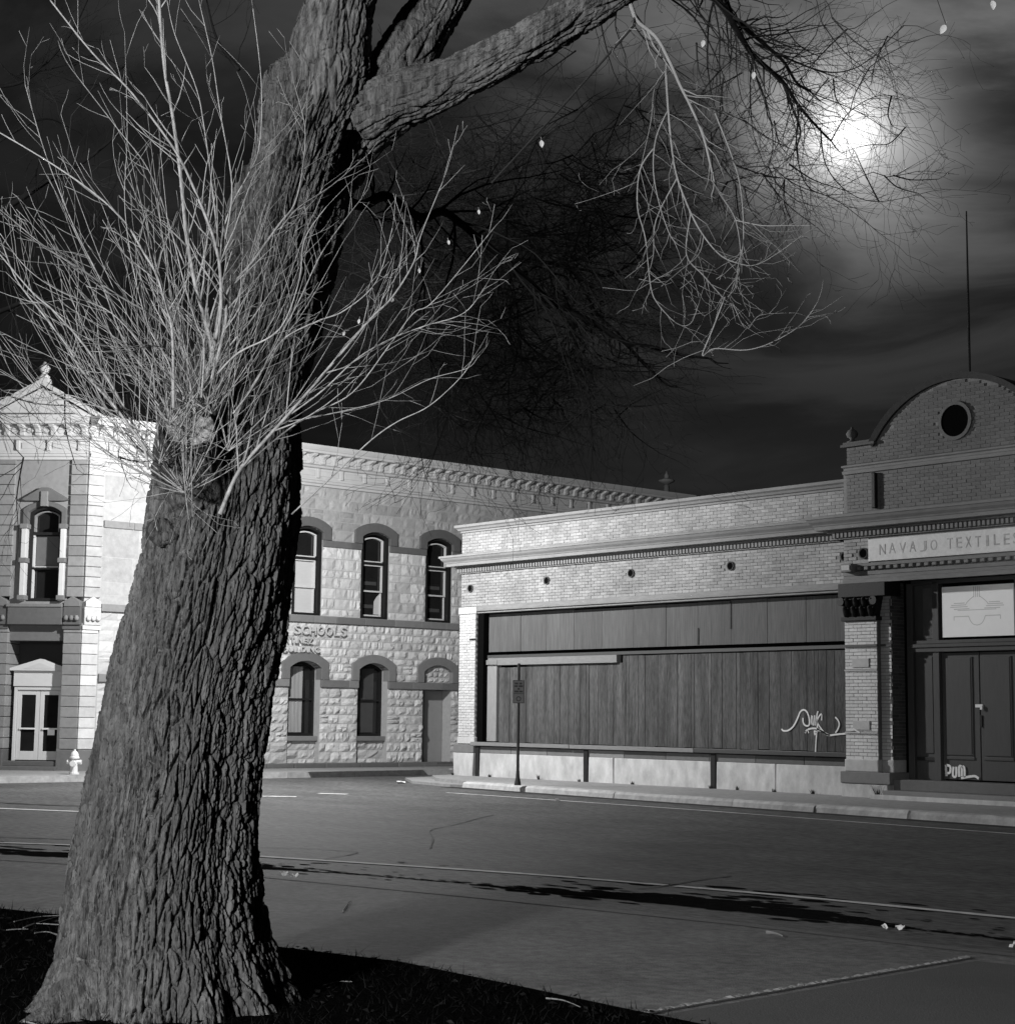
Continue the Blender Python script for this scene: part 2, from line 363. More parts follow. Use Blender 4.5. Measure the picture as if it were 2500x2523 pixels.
# painted lines and cracks on the road
def px_line(name, pts, wd, mat, z=.008, jit=0, parent=None):
    q = [tuple(hit(x, y, 2, z))[:2] for x, y in pts]; q = [tuple(p) for p in smooth_pts(q, 8)]
    return strip(name, q, [wd*random.uniform(1-jit, 1+jit) for _ in q], z, mat, parent or road)
px_line('edge_line', [(-60, 2073), (0, 2076), (195, 2083), (420, 2095), (640, 2110), (1250, 2150), (1640, 2181)], .12, m_line, jit=.15)
px_line('edge_line', [(1662, 2183), (2000, 2213), (2500, 2262), (2620, 2274)], .12, m_line, jit=.15)
px_line('edge_line', [(1100, 1953), (1300, 1967), (1700, 1995), (2100, 2025), (2500, 2055), (2600, 2063)], .08, m_line, jit=.4)
px_line('crossing_line', [(-60, 1989), (0, 1992), (200, 2000), (330, 2006)], .22, m_line, jit=.15)
px_line('crossing_line', [(560, 1962), (640, 1962), (730, 1963)], .22, m_line, jit=.15)
px_line('crossing_line', [(785, 1955), (855, 1957)], .2, m_line, jit=.15)
px_line('crack', [(640, 2088), (740, 2090), (830, 2095), (880, 2101), (800, 2116)], .025, m_tar, jit=.5)
px_line('crack', [(1060, 2090), (1066, 2066), (1062, 2045), (1120, 2032), (1180, 2016), (1215, 2008)], .022, m_tar, jit=.5)
px_line('crack', [(1570, 2190), (1640, 2182), (1720, 2168), (1800, 2158)], .035, m_tar, jit=.5)
px_line('crack', [(0, 1978), (130, 1984), (210, 1986)], .10, m_tar, jit=.5)
px_line('crack', [(0, 2062), (120, 2066), (200, 2068)], .06, m_tar, jit=.5)
# fallen scraps of paper and sticks
def scrap(x, y, z, sx, sy, nm='paper_scrap', label='small crumpled white paper scrap lying in the dark gutter', grp='paper scraps in the gutter'):
    c = hit(x, y, 2, z); mb = MB(); a = random.uniform(0, 3)
    g = [[mb.pt((c.x+(i/3-.5)*sx*math.cos(a)-(j/2-.5)*sy*math.sin(a), c.y+(i/3-.5)*sx*math.sin(a)+(j/2-.5)*sy*math.cos(a), z+.004+random.random()*.05)) for j in range(3)] for i in range(4)]
    for i in range(3):
        for j in range(2): mb.face((g[i][j], g[i+1][j], g[i+1][j+1], g[i][j+1]))
    return tag(mb.build(nm, m_paper), label, 'litter', grp)
for x, y in ((2177, 2292), (2217, 2295), (2494, 2338), (728, 2164), (712, 2162), (700, 2161)): scrap(x, y, .008, .07, .03)
scrap(1374, 1974, .01, .09, .07, label='bright paper scrap lying on the road near the store kerb', grp=None)
scrap(988, 1930, .01, .34, .2, nm='paper_bag', label='crushed pale paper bag on the road by the corner ramp', grp=None)
def stick(pts, z, r, label, grp, mat=None, nm='fallen_twig'):
    P = [hit(x, y, 2, z) for x, y in pts]; P = [Vector(p) for p in smooth_pts([tuple(p) for p in P], 4)]
    mb = MB(); mb.tube(P, [r*(1-.6*k/len(P)) for k in range(len(P))], 5); return tag(mb.build(nm, mat or m_twigl), label, 'twig', grp)
stick([(1888, 2297), (1910, 2300), (1926, 2306)], .125, .012, 'short pale stick lying on the dark pavement by the gutter', None, m_timber)
stick([(845, 2245), (855, 2230), (858, 2224), (866, 2222)], .112, .006, 'thin forked twig lying on the pavement beside the trunk', None, m_timber)
for q in range(12):
    x, y = random.choice([(random.uniform(0, 140), random.uniform(2270, 2330)), (random.uniform(20, 420), random.uniform(2470, 2521)), (random.uniform(680, 1500), random.uniform(2430, 2520))])
    a = random.uniform(-.35, .35); L = random.uniform(40, 130)
    stick([(x, y), (x+L*.5, y+L*.5*a+random.uniform(-6, 6)), (x+L, y+L*a)], .135, .0045, 'thin dry fallen twig lying on the grass near the big tree', 'twigs fallen round the big tree')
# dry lawn: blades and leaf litter, nobody could count them
def grass():
    rng = np.random.default_rng(3); V = []; Fc = []; T = []
    n = 60000
    xs = rng.uniform(-19, 0, n); ys = rng.uniform(0.5, 6.5, n)
    poly = np.array(LAWN)
    lim = np.interp(-xs, -poly[:, 0], poly[:, 1]); k = (ys < lim+rng.normal(0, .03, n)) & (np.hypot(xs, ys) > 3.6)
    xs, ys = xs[k], ys[k]; n = len(xs); h = rng.uniform(.015, .055, n)*(1+.8*(rng.random(n) < .08)); a = rng.uniform(0, 6.28, n); ln = rng.uniform(-1, 1, (n, 2))*h[:, None]*1.3; wd = rng.uniform(.002, .0045, n)
    b = np.stack([xs, ys, np.full(n, .116)], 1); d = np.stack([np.cos(a)*wd, np.sin(a)*wd, 0*a], 1)
    top = b+np.stack([ln[:, 0], ln[:, 1], h], 1)
    V = np.stack([b-d, b+d, top], 1).reshape(-1, 3); Fc = np.arange(3*n).reshape(-1, 3)
    me = bpy.data.meshes.new('grass'); me.from_pydata(V.tolist(), [], Fc.tolist()); me.materials.append(m_grass)
    at = me.attributes.new('tone', 'FLOAT', 'FACE'); at.data.foreach_set('value', rng.random(n))
    o = bpy.data.objects.new('grass', me); COL.objects.link(o); tag(o, 'thin dry grass, coloured shade-dark, on the soil under the big tree', 'grass', None, 'stuff')
    n = 6000; xs = rng.uniform(-19, -1, n); ys = rng.uniform(1, 6.6, n); lim = np.interp(-xs, -poly[:, 0], poly[:, 1]); k = ys < lim; xs, ys = xs[k], ys[k]; n = len(xs)
    mb = MB()
    for x, y in zip(xs, ys):
        s = random.uniform(.012, .035); a = random.uniform(0, 6.28); c, t = math.cos(a)*s, math.sin(a)*s; z = .122
        mb.poly([(x-c, y-t, z+random.random()*.015), (x+t*.5, y-c*.5, z+random.random()*.02), (x+c, y+t, z+random.random()*.015), (x-t*.5, y+c*.5, z+random.random()*.02)], random.random())
    tag(mb.build('leaf_litter', M('leaf_litter', .010, .2, 30, bump=0, tone=.98, spec=0), tone=True), 'small dead leaves, coloured shade-dark, scattered over the lawn', 'leaves', None, 'stuff')  # litter colour also darkened for the shade
grass()
# ================================================================ the boarded-up brick store
ST = frame((0, 27.3, 0), (1, 0, 0), (0, 1, 0))
store = empty('brick_store', (-26, 27.3, .14), 'single-storey boarded-up brick store with arched gable, graffiti and a faded sign', 'building')
ST2 = frame((0, 27.0, 0), (1, 0, 0), (0, 1, 0))     # the entry bay stands 0.3 m forward
XL, XR = -33.42, -6.0
EX0, EX1, ECX = -21.2, -15.94, -18.57
def SB(fr=ST): return MB(fr)
core = SB(); core.box(XL+.05, XR, .5, 14, .12, 6.05); core.box(XL+.02, EX0, .014, .5, 4.30, 6.2); core.box(EX1, XR, .014, .5, 4.30, 6.2); core.box(EX1, XR, .014, .5, .12, 4.3)
core.build('wall_core', m_mortar, store)
SB().box(XL+.3, XR-.3, .6, 13.8, 6.05, 6.1).build('roof', m_roof, store)
# left pier, painted white
pr = SB().box(XL+.01, -32.81, -.03, .5, .9, 4.12).build('corner_pier', m_paint, store, bevel=.006)
SB().box(XL-.03, -32.77, -.06, .5, 4.12, 4.29).build('pier_capital', m_paint, store, bevel=.008)
SB().box(XL-.03, -32.78, -.055, .5, .92, 1.08).build('pier_foot', m_paint, store, bevel=.01)
SB().box(-33.02, -32.8, -.05, -.031, 3.46, 3.50).build('iron_strap', m_black, store)
ped = SB(); ped.box(XL-.09, -32.74, -.12, .5, .70, .90); ped.build('pedestal_cap', m_sand, store, bevel=.012)
SB().prism([(XL-.07, .10), (-32.78, .10), (-32.74, .698), (XL-.11, .698)], 1, -.11, .5).build('pedestal', m_plaster, store, bevel=.01)
# bricks
rngb = random.Random(5)
def brick_mesh(mat):
    mb = MB(); mb.box(-.5, .5, -.5, .5, -.5, .5, back=False)
    me = bpy.data.meshes.new('brick'); me.from_pydata(mb.v, [], mb.f); me.materials.append(mat); me.attributes.new('tone', 'FLOAT', 'FACE').data.foreach_set('value', [.5]*len(mb.f)); return me
bm1, bm2, bmp = brick_mesh(m_brick), brick_mesh(m_brickg), brick_mesh(m_brickp)
NB = [0]
def brickwork(fr, x0, x1, z0, z1, y, mat, me, singles=0, inside=None, L=.205, H=.066, dep=.03, name='brickwork'):
    mb = MB(fr); rows = int((z1-z0)/H); H = (z1-z0)/rows; todo = []
    for r in range(rows):
        x = x0-(L/2 if r % 2 else 0)
        while x < x1-.01:
            a, b = max(x, x0), min(x+L-.009, x1); zb, zt = z0+r*H, z0+(r+1)*H-.010
            if b-a > .03 and (inside is None or inside(a, b, zb, zt)): todo.append((a, b, zb, zt))
            x += L
    rngb.shuffle(todo); todo.sort(key=lambda t: -t[1] if singles else 0)
    for k, (a, b, zb, zt) in enumerate(todo):
        j = rngb.uniform(-.004, .004)
        if k < singles:
            NB[0] += 1; piece('brick', me, fr, ((a+b)/2, y+j+dep/2, (zb+zt)/2), (b-a, dep, zt-zb), store)
        else: mb.box(a, b, y+j, y+j+dep, zb, zt, rngb.random(), back=False)
    if mb.f: tag(mb.build(name, mat, store, tone=True), kind='stuff')
def holes_clear(hs, r=.085):
    def f(a, b, zb, zt): return not any(a < hx+r and b > hx-r and zb < hz+r and zt > hz-r for hx, hz in hs)
    return f
HOL = [(-33.07, 4.76), (-30.23, 4.81), (-27.41, 4.83), (-24.43, 4.82), (-21.42, 4.83)]
brickwork(ST, XL, EX0, 4.315, 5.13, 0, m_brick, bm1, singles=60, inside=holes_clear(HOL))
brickwork(ST, XL, EX0, 5.60, 6.17, 0, m_brick, bm1, singles=40)
for k, (hx, hz) in enumerate(HOL):
    h = SB().disc(hx, -.012, hz, .088, .05, 18, .075).build('round_vent', m_void, store)
    SB().ring(hx, -.02, .01, hz, .074, .095).build('vent_rim', M('dull_iron', .05, .2, 10), h)
brickwork(ST, XL+.0, -32.8, 1.09, 4.11, -.042, m_brickw, bmp, singles=0, name='pier_brickwork')
# mouldings
PARA = [(0, 6.165), (.03, 6.17), (.03, 6.21), (.075, 6.225), (.10, 6.27), (.15, 6.30), (.155, 6.36), (0, 6.385)]
SB().sweep(PARA, XL, EX0, True).build('parapet_coping', m_cornice, store)
CORN = [(0, 5.13), (.05, 5.135), (.05, 5.155), (.012, 5.16), (.012, 5.262), (.11, 5.265), (.10, 5.31), (.28, 5.315), (.285, 5.385), (.30, 5.39), (.315, 5.42), (.37, 5.47), (.40, 5.52), (.42, 5.525), (.42, 5.575), (0, 5.645)]
SB().sweep(CORN, XL, EX0-.25, True).build('cornice', m_cornice, store)
def dentils(fr, x0, x1, z0, z1, pitch, d0, d1, name='dentil_course', mat=None):
    mb = MB(fr); x = x0
    while x < x1: mb.box(x, x+pitch*.56, -d1, -d0, z0, z1); x += pitch
    return tag(mb.build(name, mat or m_cornice, store), kind='stuff')
dentils(ST, XL-.05, EX0-.27, 5.163, 5.258, .098, .01, .10)
SB().sweep([(0, 4.175), (.045, 4.18), (.05, 4.23), (.03, 4.25), (.03, 4.30), (0, 4.315)], -32.78, EX0).build('lintel_moulding', m_cornice, store)
SB().box(-32.8, EX0, 0, .5, 4.13, 4.30).build('lintel', m_cornice, store)
# boarded window: plywood above, planks below
SB().box(-32.8, -32.57, .03, .3, .965, 4.12).build('jamb_shade', m_void, store)  # black slab standing for the shade inside the left jamb
back = SB().box(-32.8, EX0, .30, .5, .95, 4.13).build('recess_back', m_void, store)
ex = [hit(x, 1560, 1, 27.5).x for x in (1190, 1282, 1345, 1413, 1482, 1560, 1640, 1718, 1800, 1890, 1985)]+[-21.18]
for a, b in zip(ex, ex[1:]):
    j = random.uniform(0, .012); SB().box(a+.006, b-.006, .20+j, .22+j, 3.17, 4.10+random.uniform(-.015, .01)).build('plywood_sheet', m_ply, store)
for x, z0, z1 in ((ex[8], 3.5, 4.08), (ex[7]+.02, 3.19, 3.55)): SB().box(x-.012, x+.02, .185, .199, z0, z1).build('split_gap', m_black, store)
SB().box(-32.6, -21.18, .16, .30, 3.02, 3.09).build('transom_rail', m_door, store)
x1b = hit(1520, 1640, 1, 27.45).x
SB().box(-32.52, x1b, .13, .28, 2.84, 3.015).build('transom_beam', m_timber, store, bevel=.006)
SB().box(-32.56, -32.15, .115, .129, 2.86, 2.97).build('patched_board', m_timber, store)
SB().box(-32.55, -32.20, .15, .30, .99, 2.82).build('window_post', m_timberv, store, bevel=.006)
x = hit(1228, 1750, 1, 27.5).x; x0p = x
while x < -21.22:
    wp = random.choice((.2, .2, .2, .1, .3)); e = min(x+wp-.007, -21.19); j = random.uniform(0, .014)
    hole = x < x0p+1.0
    SB().box(x, e, .20+j, .228+j, .965+random.uniform(0, .02), (2.79 if hole else 2.84 if x < x1b else 3.005)-random.uniform(0, .012)).build('plank', m_plank, store, bevel=.004)
    x = e+.007
SB().box(-32.84, -21.18, -.10, .24, .905, .965).build('sill_board', m_timber, store, bevel=.006)
for a, b in ((-32.84, -29.3), (-29.28, -25.4), (-25.38, -21.2)):
    SB().box(a, b, -.13, -.101, .88+random.uniform(-.01, .01), .972).build('sill_nosing', m_timber if a < -29 else m_door, store, bevel=.008)
for k in range(9): 
    a = -32.7+k*1.28; SB().box(a+.004, min(a+1.272, EX0-.02), -.03, .28, .70, .86).build('sandstone_block', m_sand if k < 4 else m_sandd, store, bevel=.01)
posts = [-32.70, -28.85, -24.95]
for k, a in enumerate(posts):
    SB().box(a, a+.13, -.075, -.046, .14, .87).build('iron_post', m_black, store)
bs = [(-32.57, -28.86), (-28.71, -27.9), (-27.88, -24.96), (-24.81, -23.2), (-23.19, EX0-.08)]
for a, b in bs: SB().prism([(a, .10), (b, .10), (b+random.uniform(-.02, 0), .70), (a+random.uniform(0, .02), .70)], 1, -.055, .3).build('plaster_panel', m_plaster, store, bevel=.012)
SB().box(-32.8, EX0, 0, .3, .12, .7).build('base_wall', m_black, store)
# ---- entry bay
SE = ST2
def EB(): return MB(SE)
EB().box(EX0+.01, -20.45, .016, .8, .62, 4.25).build('pier_core', m_mortar, store)
EB().box(-20.44, -20.20, .136, .8, .62, 4.25).build('pier_step_core', m_mortar, store)
brickwork(SE, EX0, -20.44, .86, 3.52, 0, m_brickp, bmp, singles=130)
brickwork(SE, -20.44+.004, -20.19, .86, 4.2, .12, m_brickp, bmp, singles=45)
FRR = frame((-20.19, 27.12, 0), (0, 1, 0), (-1, 0, 0))  # return into the doorway
bm3 = brick_mesh(M('shaded_return_brick', .10, .12, 25, bump=.3, rnd=.25, tone=.25)); brickwork(FRR, 0, .45, .86, 4.2, 0, MATS['shaded_return_brick'], bm3, singles=25)  # darker brick colour stands for shade on this return face
EB().box(EX0-.02, -20.42, -.03, .12, .62, .86).build('pier_base', m_paint, store, bevel=.02)
EB().box(-20.42, -20.15, .09, .5, .62, .86).build('pier_base', m_brick, store, bevel=.02)
for z in (2.62, 1.42):
    EB().box(-21.02, -20.62, -.018, .01, z, z+.17).build('stone_tablet', m_paint, store, bevel=.006)
    EB().box(EX0-.005, -20.43, -.022, .01, z-.07, z-.04).build('string_moulding', m_paint, store)
EB().box(EX0-.02, -20.42, -.035, .02, 3.015, 3.06).build('string_moulding', m_sandd, store)
EB().box(-20.42, -20.17, .09, .14, 3.015, 3.06).build('string_moulding', m_sandd, store)
cap = EB().box(EX0-.05, -20.40, -.06, .3, 3.52, 3.60); cap.box(EX0-.08, -20.16, -.10, .4, 3.98, 4.25); cap.prism([(-21.17, 3.60), (-20.45, 3.60), (-20.36, 3.98), (-21.24, 3.98)], 1, -.04, .3)
cap = cap.build('pier_capital', m_black, store, bevel=.01)
for k in range(4):
    for r in range(2):
        x = -21.12+k*.2+.05*r; z = 3.62+r*.17
        mb = EB(); mb.tube([SE.inverted() @ (SE @ Vector(p)) for p in ((x, -.04, z), (x, -.075, z+.10), (x, -.12, z+.16), (x, -.15, z+.14))], [.055, .06, .04, .015], 6); mb.build('capital_leaf', m_darkwood, cap, smooth=True)
for x in (-21.2, -20.42): 
    mb = EB(); mb.disc(x, -.14, 3.90, .085, .10, 14); mb.build('capital_scroll', m_darkwood, cap)
EB().box(EX0-.09, -20.12, -.08, .6, .40, .62).build('pedestal_stone', m_sand, store, bevel=.012)
EB().prism([(EX0-.07, .10), (-20.16, .10), (-20.2, .398), (EX0-.09, .398)], 1, -.06, .6).build('pedestal_plaster', m_plaster, store, bevel=.012)
# right-hand pier of the entry
EB().box(-16.94, EX1, 0, .8, .12, 4.25).build('entry_pier', m_brick, store)
# entablature over the entry
EB().box(EX0, EX1, .016, .8, 4.29, 6.6).build('entablature_core', m_mortar, store)
for k, (z0, z1, d) in enumerate(((4.25, 4.33, .05), (4.335, 4.40, .02), (4.405, 4.475, .035))): EB().box(EX0+.0, EX1, -d, .05, z0, z1).build('lintel_course', m_cornice, store)
for xx in np.arange(-20.85, EX1, .175): EB().box(xx, xx+.10, -.07, .02, 4.50, 4.565).build('egg_block', m_cornice, store, bevel=.015)
EB().box(EX0, EX1, -.03, .02, 4.575, 4.63).build('fillet', m_cornice, store)
brickwork(SE, EX0, -20.6, 4.64, 5.13, 0, m_brick, bm1, inside=holes_clear([(-20.72, 4.83)]))
h = EB().disc(-20.72, -.012, 4.83, .10, .05, 18, .085).build('round_vent', m_void, store); EB().ring(-20.72, -.02, .01, 4.83, .085, .108).build('vent_rim', M('dull_iron', .05), h)
bl = EB(); bl.box(-21.13, -20.88, -.20, .02, 4.47, 4.63); bl = bl.build('lamp_box', m_cornice, store, bevel=.01)
EB().box(-21.10, -20.91, -.212, -.2, 4.50, 4.60).build('box_panel', m_paint, bl)
sg = EB().box(-20.59, EX1+.3, -.028, .02, 4.66, 5.09).build('sign_board', m_sign, store, bevel=.004)
tm = M('faded_lettering', .36, .35, 16, bump=0, big=.25, bigs=2.5)
xa = -20.33
for wrd, wd in (('NAVAJO', 1.42), ('TEXTILES', 1.60)):
    for k, ch in enumerate(wrd):
        cw = wd/len(wrd); wch = cw*(.28 if ch == 'I' else .62); text_obj('letter', ch, SE, xa+k*cw+random.uniform(-.01, .01)+(cw*.17 if ch == 'I' else 0), -.0285, 4.78+random.uniform(-.01, .01), wch, .20, tm, sg, .003)
    xa += wd+.13
CORN2 = [(d, z) for d, z in CORN]
EB().sweep(CORN2, EX0-.22, EX1+.2, True, True).build('entry_cornice', m_cornice, store)
dentils(SE, EX0-.2, EX1+.2, 5.163, 5.258, .098, .01, .10)
# attic and arched gable
brickwork(SE, EX0+.08, EX1-.08, 5.66, 6.40, .0, m_brickg, bm2, name='attic_brickwork')
EB().sweep([(0, 6.40), (.04, 6.41), (.05, 6.47), (.02, 6.49), (.02, 6.53), (.06, 6.55), (.06, 6.58), (0, 6.60)], EX0+.06, EX1-.06, True, True).build('attic_moulding', m_cornice, store)
EB().box(-20.46, -20.36, -.09, .0, 5.68, 6.38).build('downpipe', m_black, store, bevel=.02)
GR = 2.19; GZ = 7.98-GR
def in_gable(a, b, zb, zt):
    if not (zt < 6.94 and a > EX0 and b < EX1):
        for x in (a, b):
            if (x-ECX)**2+(zt-GZ)**2 > (GR-.01)**2: return False
    cx, cz = (a+b)/2, (zb+zt)/2
    return math.hypot(max(a-ECX, ECX-b, 0), max(zb-7.18, 7.18-zt, 0)) > .30
th = math.acos((6.94-GZ)/GR)
arc = [(ECX+GR*math.sin(-th+2*th*k/24), GZ+GR*math.cos(-th+2*th*k/24)) for k in range(25)]
gb = EB().prism([(EX0+.1, 6.60), (EX1-.1, 6.60), (EX1-.1, 6.94)]+arc[::-1]+[(EX0+.1, 6.94)], 1, .02, .40).build('gable_wall', m_mortar, store)
brickwork(SE, EX0+.1, EX1-.1, 6.61, 7.95, .0, m_brickg, bm2, inside=in_gable, name='gable_brickwork')
mb = EB(); q = []
for k in range(29):
    t = -th*1.02+2*th*1.02*k/28; q.append([mb.pt((ECX+r*math.sin(t), y, GZ+r*math.cos(t))) for r, y in ((GR-.015, -.05), (GR+.10, -.08), (GR+.10, .5), (GR-.015, .5))])
for A, B in zip(q, q[1:]):
    for e in range(4): mb.face((A[e], B[e], B[(e+1) % 4], A[(e+1) % 4]))
mb.face(q[0]); mb.face(q[-1][::-1]); mb.build('gable_coping', M('dark_coping', .04, .2, 8), store)
for xa, xb in ((EX0+.06, -20.38), (EX1-.78, EX1-.06)):
    EB().box(xa-.06, xb, -.08, .42, 6.945, 7.0).build('shoulder_coping', m_sandd, store, bevel=.01)
    EB().box(xa-.03, xb-.03, -.04, .40, 7.0, 7.05).build('shoulder_coping', m_sandd, store, bevel=.01)
    mb = EB(); mb.lathe([(.10, 0), (.11, .03), (.05, .06), (.04, .09), (.10, .13), (.12, .19), (.09, .25), (.03, .29), (.02, .33)], 12, (xa+.06, .15, 7.05)); mb.build('finial', m_sandd, store, smooth=True)
ow = EB().ring(ECX, -.03, .05, 7.18, .30, .365, 32).build('oculus_ring', m_brickg, store)
EB().disc(ECX, -.012, 7.18, .302, .04, 32).build('oculus_glass', m_void, store)
mast = MB(); mp = PD(2390, 1000, .652*29.5+.757*19.4); mast.tube([(mp.x, mp.y, 6.1), (mp.x, mp.y, 9.6), (mp.x, mp.y, PD(2390, 520, mp.dot(fd)).z)], [.03, .025, .014], 6)
tag(mast.build('roof_mast', m_darkwood), 'tall thin dark mast rising behind the arched brick gable', 'mast')
# recessed doors
EY = .40
EB().box(-20.19, -16.94, EY+.14, .9, .12, 4.3).build('doorway_back', m_void, store)
dr = store
DK_ = .9930     # the doors stand 0.2 m nearer than first measured
def DB(x0, x1, y0, y1, z0, z1, nm, mt, par=None, bev=.006): return EB().box(x0*DK_, x1*DK_, EY+y0, EY+y1, z0, z1).build(nm, mt, par or dr, bevel=bev)
for xa, xb in ((-20.16, -20.02), (-19.57, -19.43), (-17.77, -17.63), (-17.1, -16.96)): DB(xa, xb, -.02, .14, .50, 4.22, 'frame_post', m_door)
DB(-20.1, -17, -.05, .14, 2.90, 2.98, 'transom_bar', m_door); DB(-20.1, -17, -.08, .14, 2.985, 3.05, 'transom_bar', m_door); DB(-20.1, -17, -.04, .14, 3.055, 3.12, 'transom_bar', m_door)
DB(-20.05, -17.05, -.02, .14, 4.19, 4.27, 'head_rail', m_door)
DB(-20.02, -19.57, .05, .14, .5, 2.9, 'side_panel', m_door); DB(-19.97, -19.62, .03, .05, 1.0, 2.82, 'raised_panel', m_door); DB(-20.0, -19.58, .02, .05, .86, .93, 'panel_rail', m_black)
DB(-20.02, -19.57, .05, .14, 3.12, 4.19, 'side_light', m_door); DB(-19.82, -19.60, .04, .05, 3.16, 4.12, 'light_pane', M('dusty_glass', .09, .2, 4, rough=.3))
for k, (xa, xb) in enumerate(((-19.43, -18.605), (-18.595, -17.77))):
    lf = DB(xa+.01, xb-.005, .06, .11, .53, 2.88, 'door_leaf', m_door)
    DB(xa+.09, xa+.645, .04, .06, .98, 2.78, 'door_panel', m_door, lf); DB(xa+.65, xa+.69, .045, .06, .93, 2.80, 'panel_shade_strip', m_black, lf)  # black strip stands for the shadow right of each door panel
    DB(xa+.07, xa+.70, .038, .062, .90, .955, 'door_panel', m_door, lf)
DB(-18.68, -18.52, .02, .06, 1.86, 1.92, 'padlock_hasp', m_hyd); DB(-18.56, -18.51, -.01, .03, 1.82, 1.90, 'padlock', m_hyd)
DB(-18.585, -18.545, .03, .058, 1.50, 1.72, 'door_handle', m_black)
tp = DB(-19.37, -17.81, .02, .05, 3.17, 4.12, 'transom_panel', m_white, bev=.002)
ink = EB(); yy = EY+.0185; cx = -18.60*DK_
for k in range(4): ribbon(ink, [(cx-.06+k*.04, 3.90), (cx-.06+k*.04, 4.10)], .015, yy)
for s in (-1, 1):
    for k, (a, b, z) in enumerate(((.26, .50, 3.80), (.24, .56, 3.765), (.20, .58, 3.73), (.16, .50, 3.69))): ribbon(ink, [(cx+s*a, z), (cx+s*b, z)], .016, yy)
    ribbon(ink, smooth_pts([(cx+s*.06, 3.92), (cx+s*.15, 3.86), (cx+s*.22, 3.80), (cx+s*.24, 3.76)], 4), .014, yy)
    ribbon(ink, [(cx+s*.18, 3.55), (cx+s*.50, 3.55)], .016, yy); ribbon(ink, [(cx+s*.50, 3.55), (cx+s*.50, 3.48)], .014, yy)
    ribbon(ink, smooth_pts([(cx+s*.18, 3.55), (cx+s*.14, 3.46), (cx+s*.08, 3.40), (cx, 3.38)], 4), .014, yy)
ribbon(ink, [(cx-.42, 3.665), (cx+.42, 3.665)], .014, yy)
ink.build('faint_emblem', M('faint_emblem_ink', .50, .06, 20, bump=0), tp)
for k, (z0, z1, y0) in enumerate(((.10, .30, -.32), (.30, .50, .02))): EB().box(-20.11, -16.9, y0, .8, z0, z1).build('entry_step', m_sandd if k else m_sand, store, bevel=.012)
EB().box(-20.3, -16.8, -.45, -.325, .10, .22).build('entry_step', m_plaster, store, bevel=.012)
# graffiti
def gpx(pts): return [(lambda p: (p.x, p.z))(hit(1800+x/4.785, 1650+y/4.785, 1, 27.485)) for x, y in pts]
gr = MB(ST)
for pts, wd in (([(595, 700), (620, 722), (680, 715), (740, 660), (790, 560), (815, 500), (855, 475), (895, 500), (920, 570), (925, 640), (905, 665), (870, 655), (850, 620), (848, 570)], .042),
    ([(948, 540), (945, 600), (955, 650)], .03), ([(960, 545), (970, 660)], .03), ([(985, 540), (990, 660)], .035), ([(1025, 490), (1010, 560), (1018, 680), (1025, 730)], .04),
    ([(1070, 525), (1045, 540), (1015, 610), (1050, 680), (1095, 740), (1130, 770)], .04), ([(1070, 530), (1068, 600)], .03),
    ([(875, 750), (895, 715), (950, 695), (1020, 700), (1080, 735), (1150, 775), (1240, 765), (1350, 755)], .045), ([(1228, 560), (1262, 600), (1275, 650), (1255, 710), (1230, 745)], .04),
    ([(1010, 700), (1085, 738), (1165, 780)], .045), ([(880, 715), (880, 745)], .03), ([(905, 710), (915, 750)], .03), ([(975, 730), (1010, 740), (980, 765)], .06), ([(1008, 760), (1000, 860), (995, 980), (990, 1090)], .036)):
    ribbon(gr, smooth_pts(gpx(pts), 5), wd*.8, .190)
gr.build('graffiti', m_graf, store)
g2 = MB(SE)
ribbon(g2, smooth_pts([(lambda p: (p.x, p.z))(hit(1800+x/4.785, 1650+y/4.785, 1, 27.0)) for x, y in ((1392, 708), (1440, 715), (1455, 700), (1490, 720), (1530, 745))], 4), .03, -.0285); g2.build('graffiti', m_graf, store)
g3 = EB()
def dpx(pts): return [(lambda p: (p.x+.07, p.z))(hit(2050+x/3.22, 1400+y/3.22, 1, 27.455)) for x, y in pts]
for pts in ([(880, 1560), (885, 1650)], [(885, 1562), (915, 1575), (912, 1620), (890, 1625)], [(940, 1575), (935, 1645), (960, 1650), (962, 1575)], [(985, 1655), (985, 1575), (1005, 1580), (1005, 1650)], [(1005, 1580), (1025, 1580), (1028, 1660)], [(1000, 1665), (1060, 1655), (1110, 1650), (1140, 1670)]): ribbon(g3, smooth_pts(dpx(pts), 3), .045, EY+.0365)
g3.build('graffiti', m_graf, store)
# weeds along the foot of the wall
def weed(x, y, z, h, label='small dark weed growing at the foot of the store wall', grp='weeds along the store wall'):
    mb = MB()
    for k in range(26):
        a = random.uniform(0, 6.28); l = random.uniform(.5, 1)*h; o = random.uniform(.2, .8)*l; w_ = .008
        b = Vector((x+random.uniform(-.04, .04), y-random.uniform(0, .03), z)); t = b+Vector((math.cos(a)*o, -abs(math.sin(a))*o*.6, l)); d = Vector((math.sin(a), -math.cos(a), 0))*w_
        mb.poly([b-d, b+d, t])
    return tag(mb.build('weed', m_darkwood), label, 'weed', grp)
for px in (1120, 1210, 1330, 1430, 1560, 1750, 1815, 1905, 2000, 2080): p = hit(px, 1600, 1, 27.19); weed(p.x, 27.2, .14, random.uniform(.07, .14))
p = hit(2163, 1950, 1, 26.85); weed(p.x, 26.85, .14, .34, 'large dark weed by the steps of the recessed store doors', None)
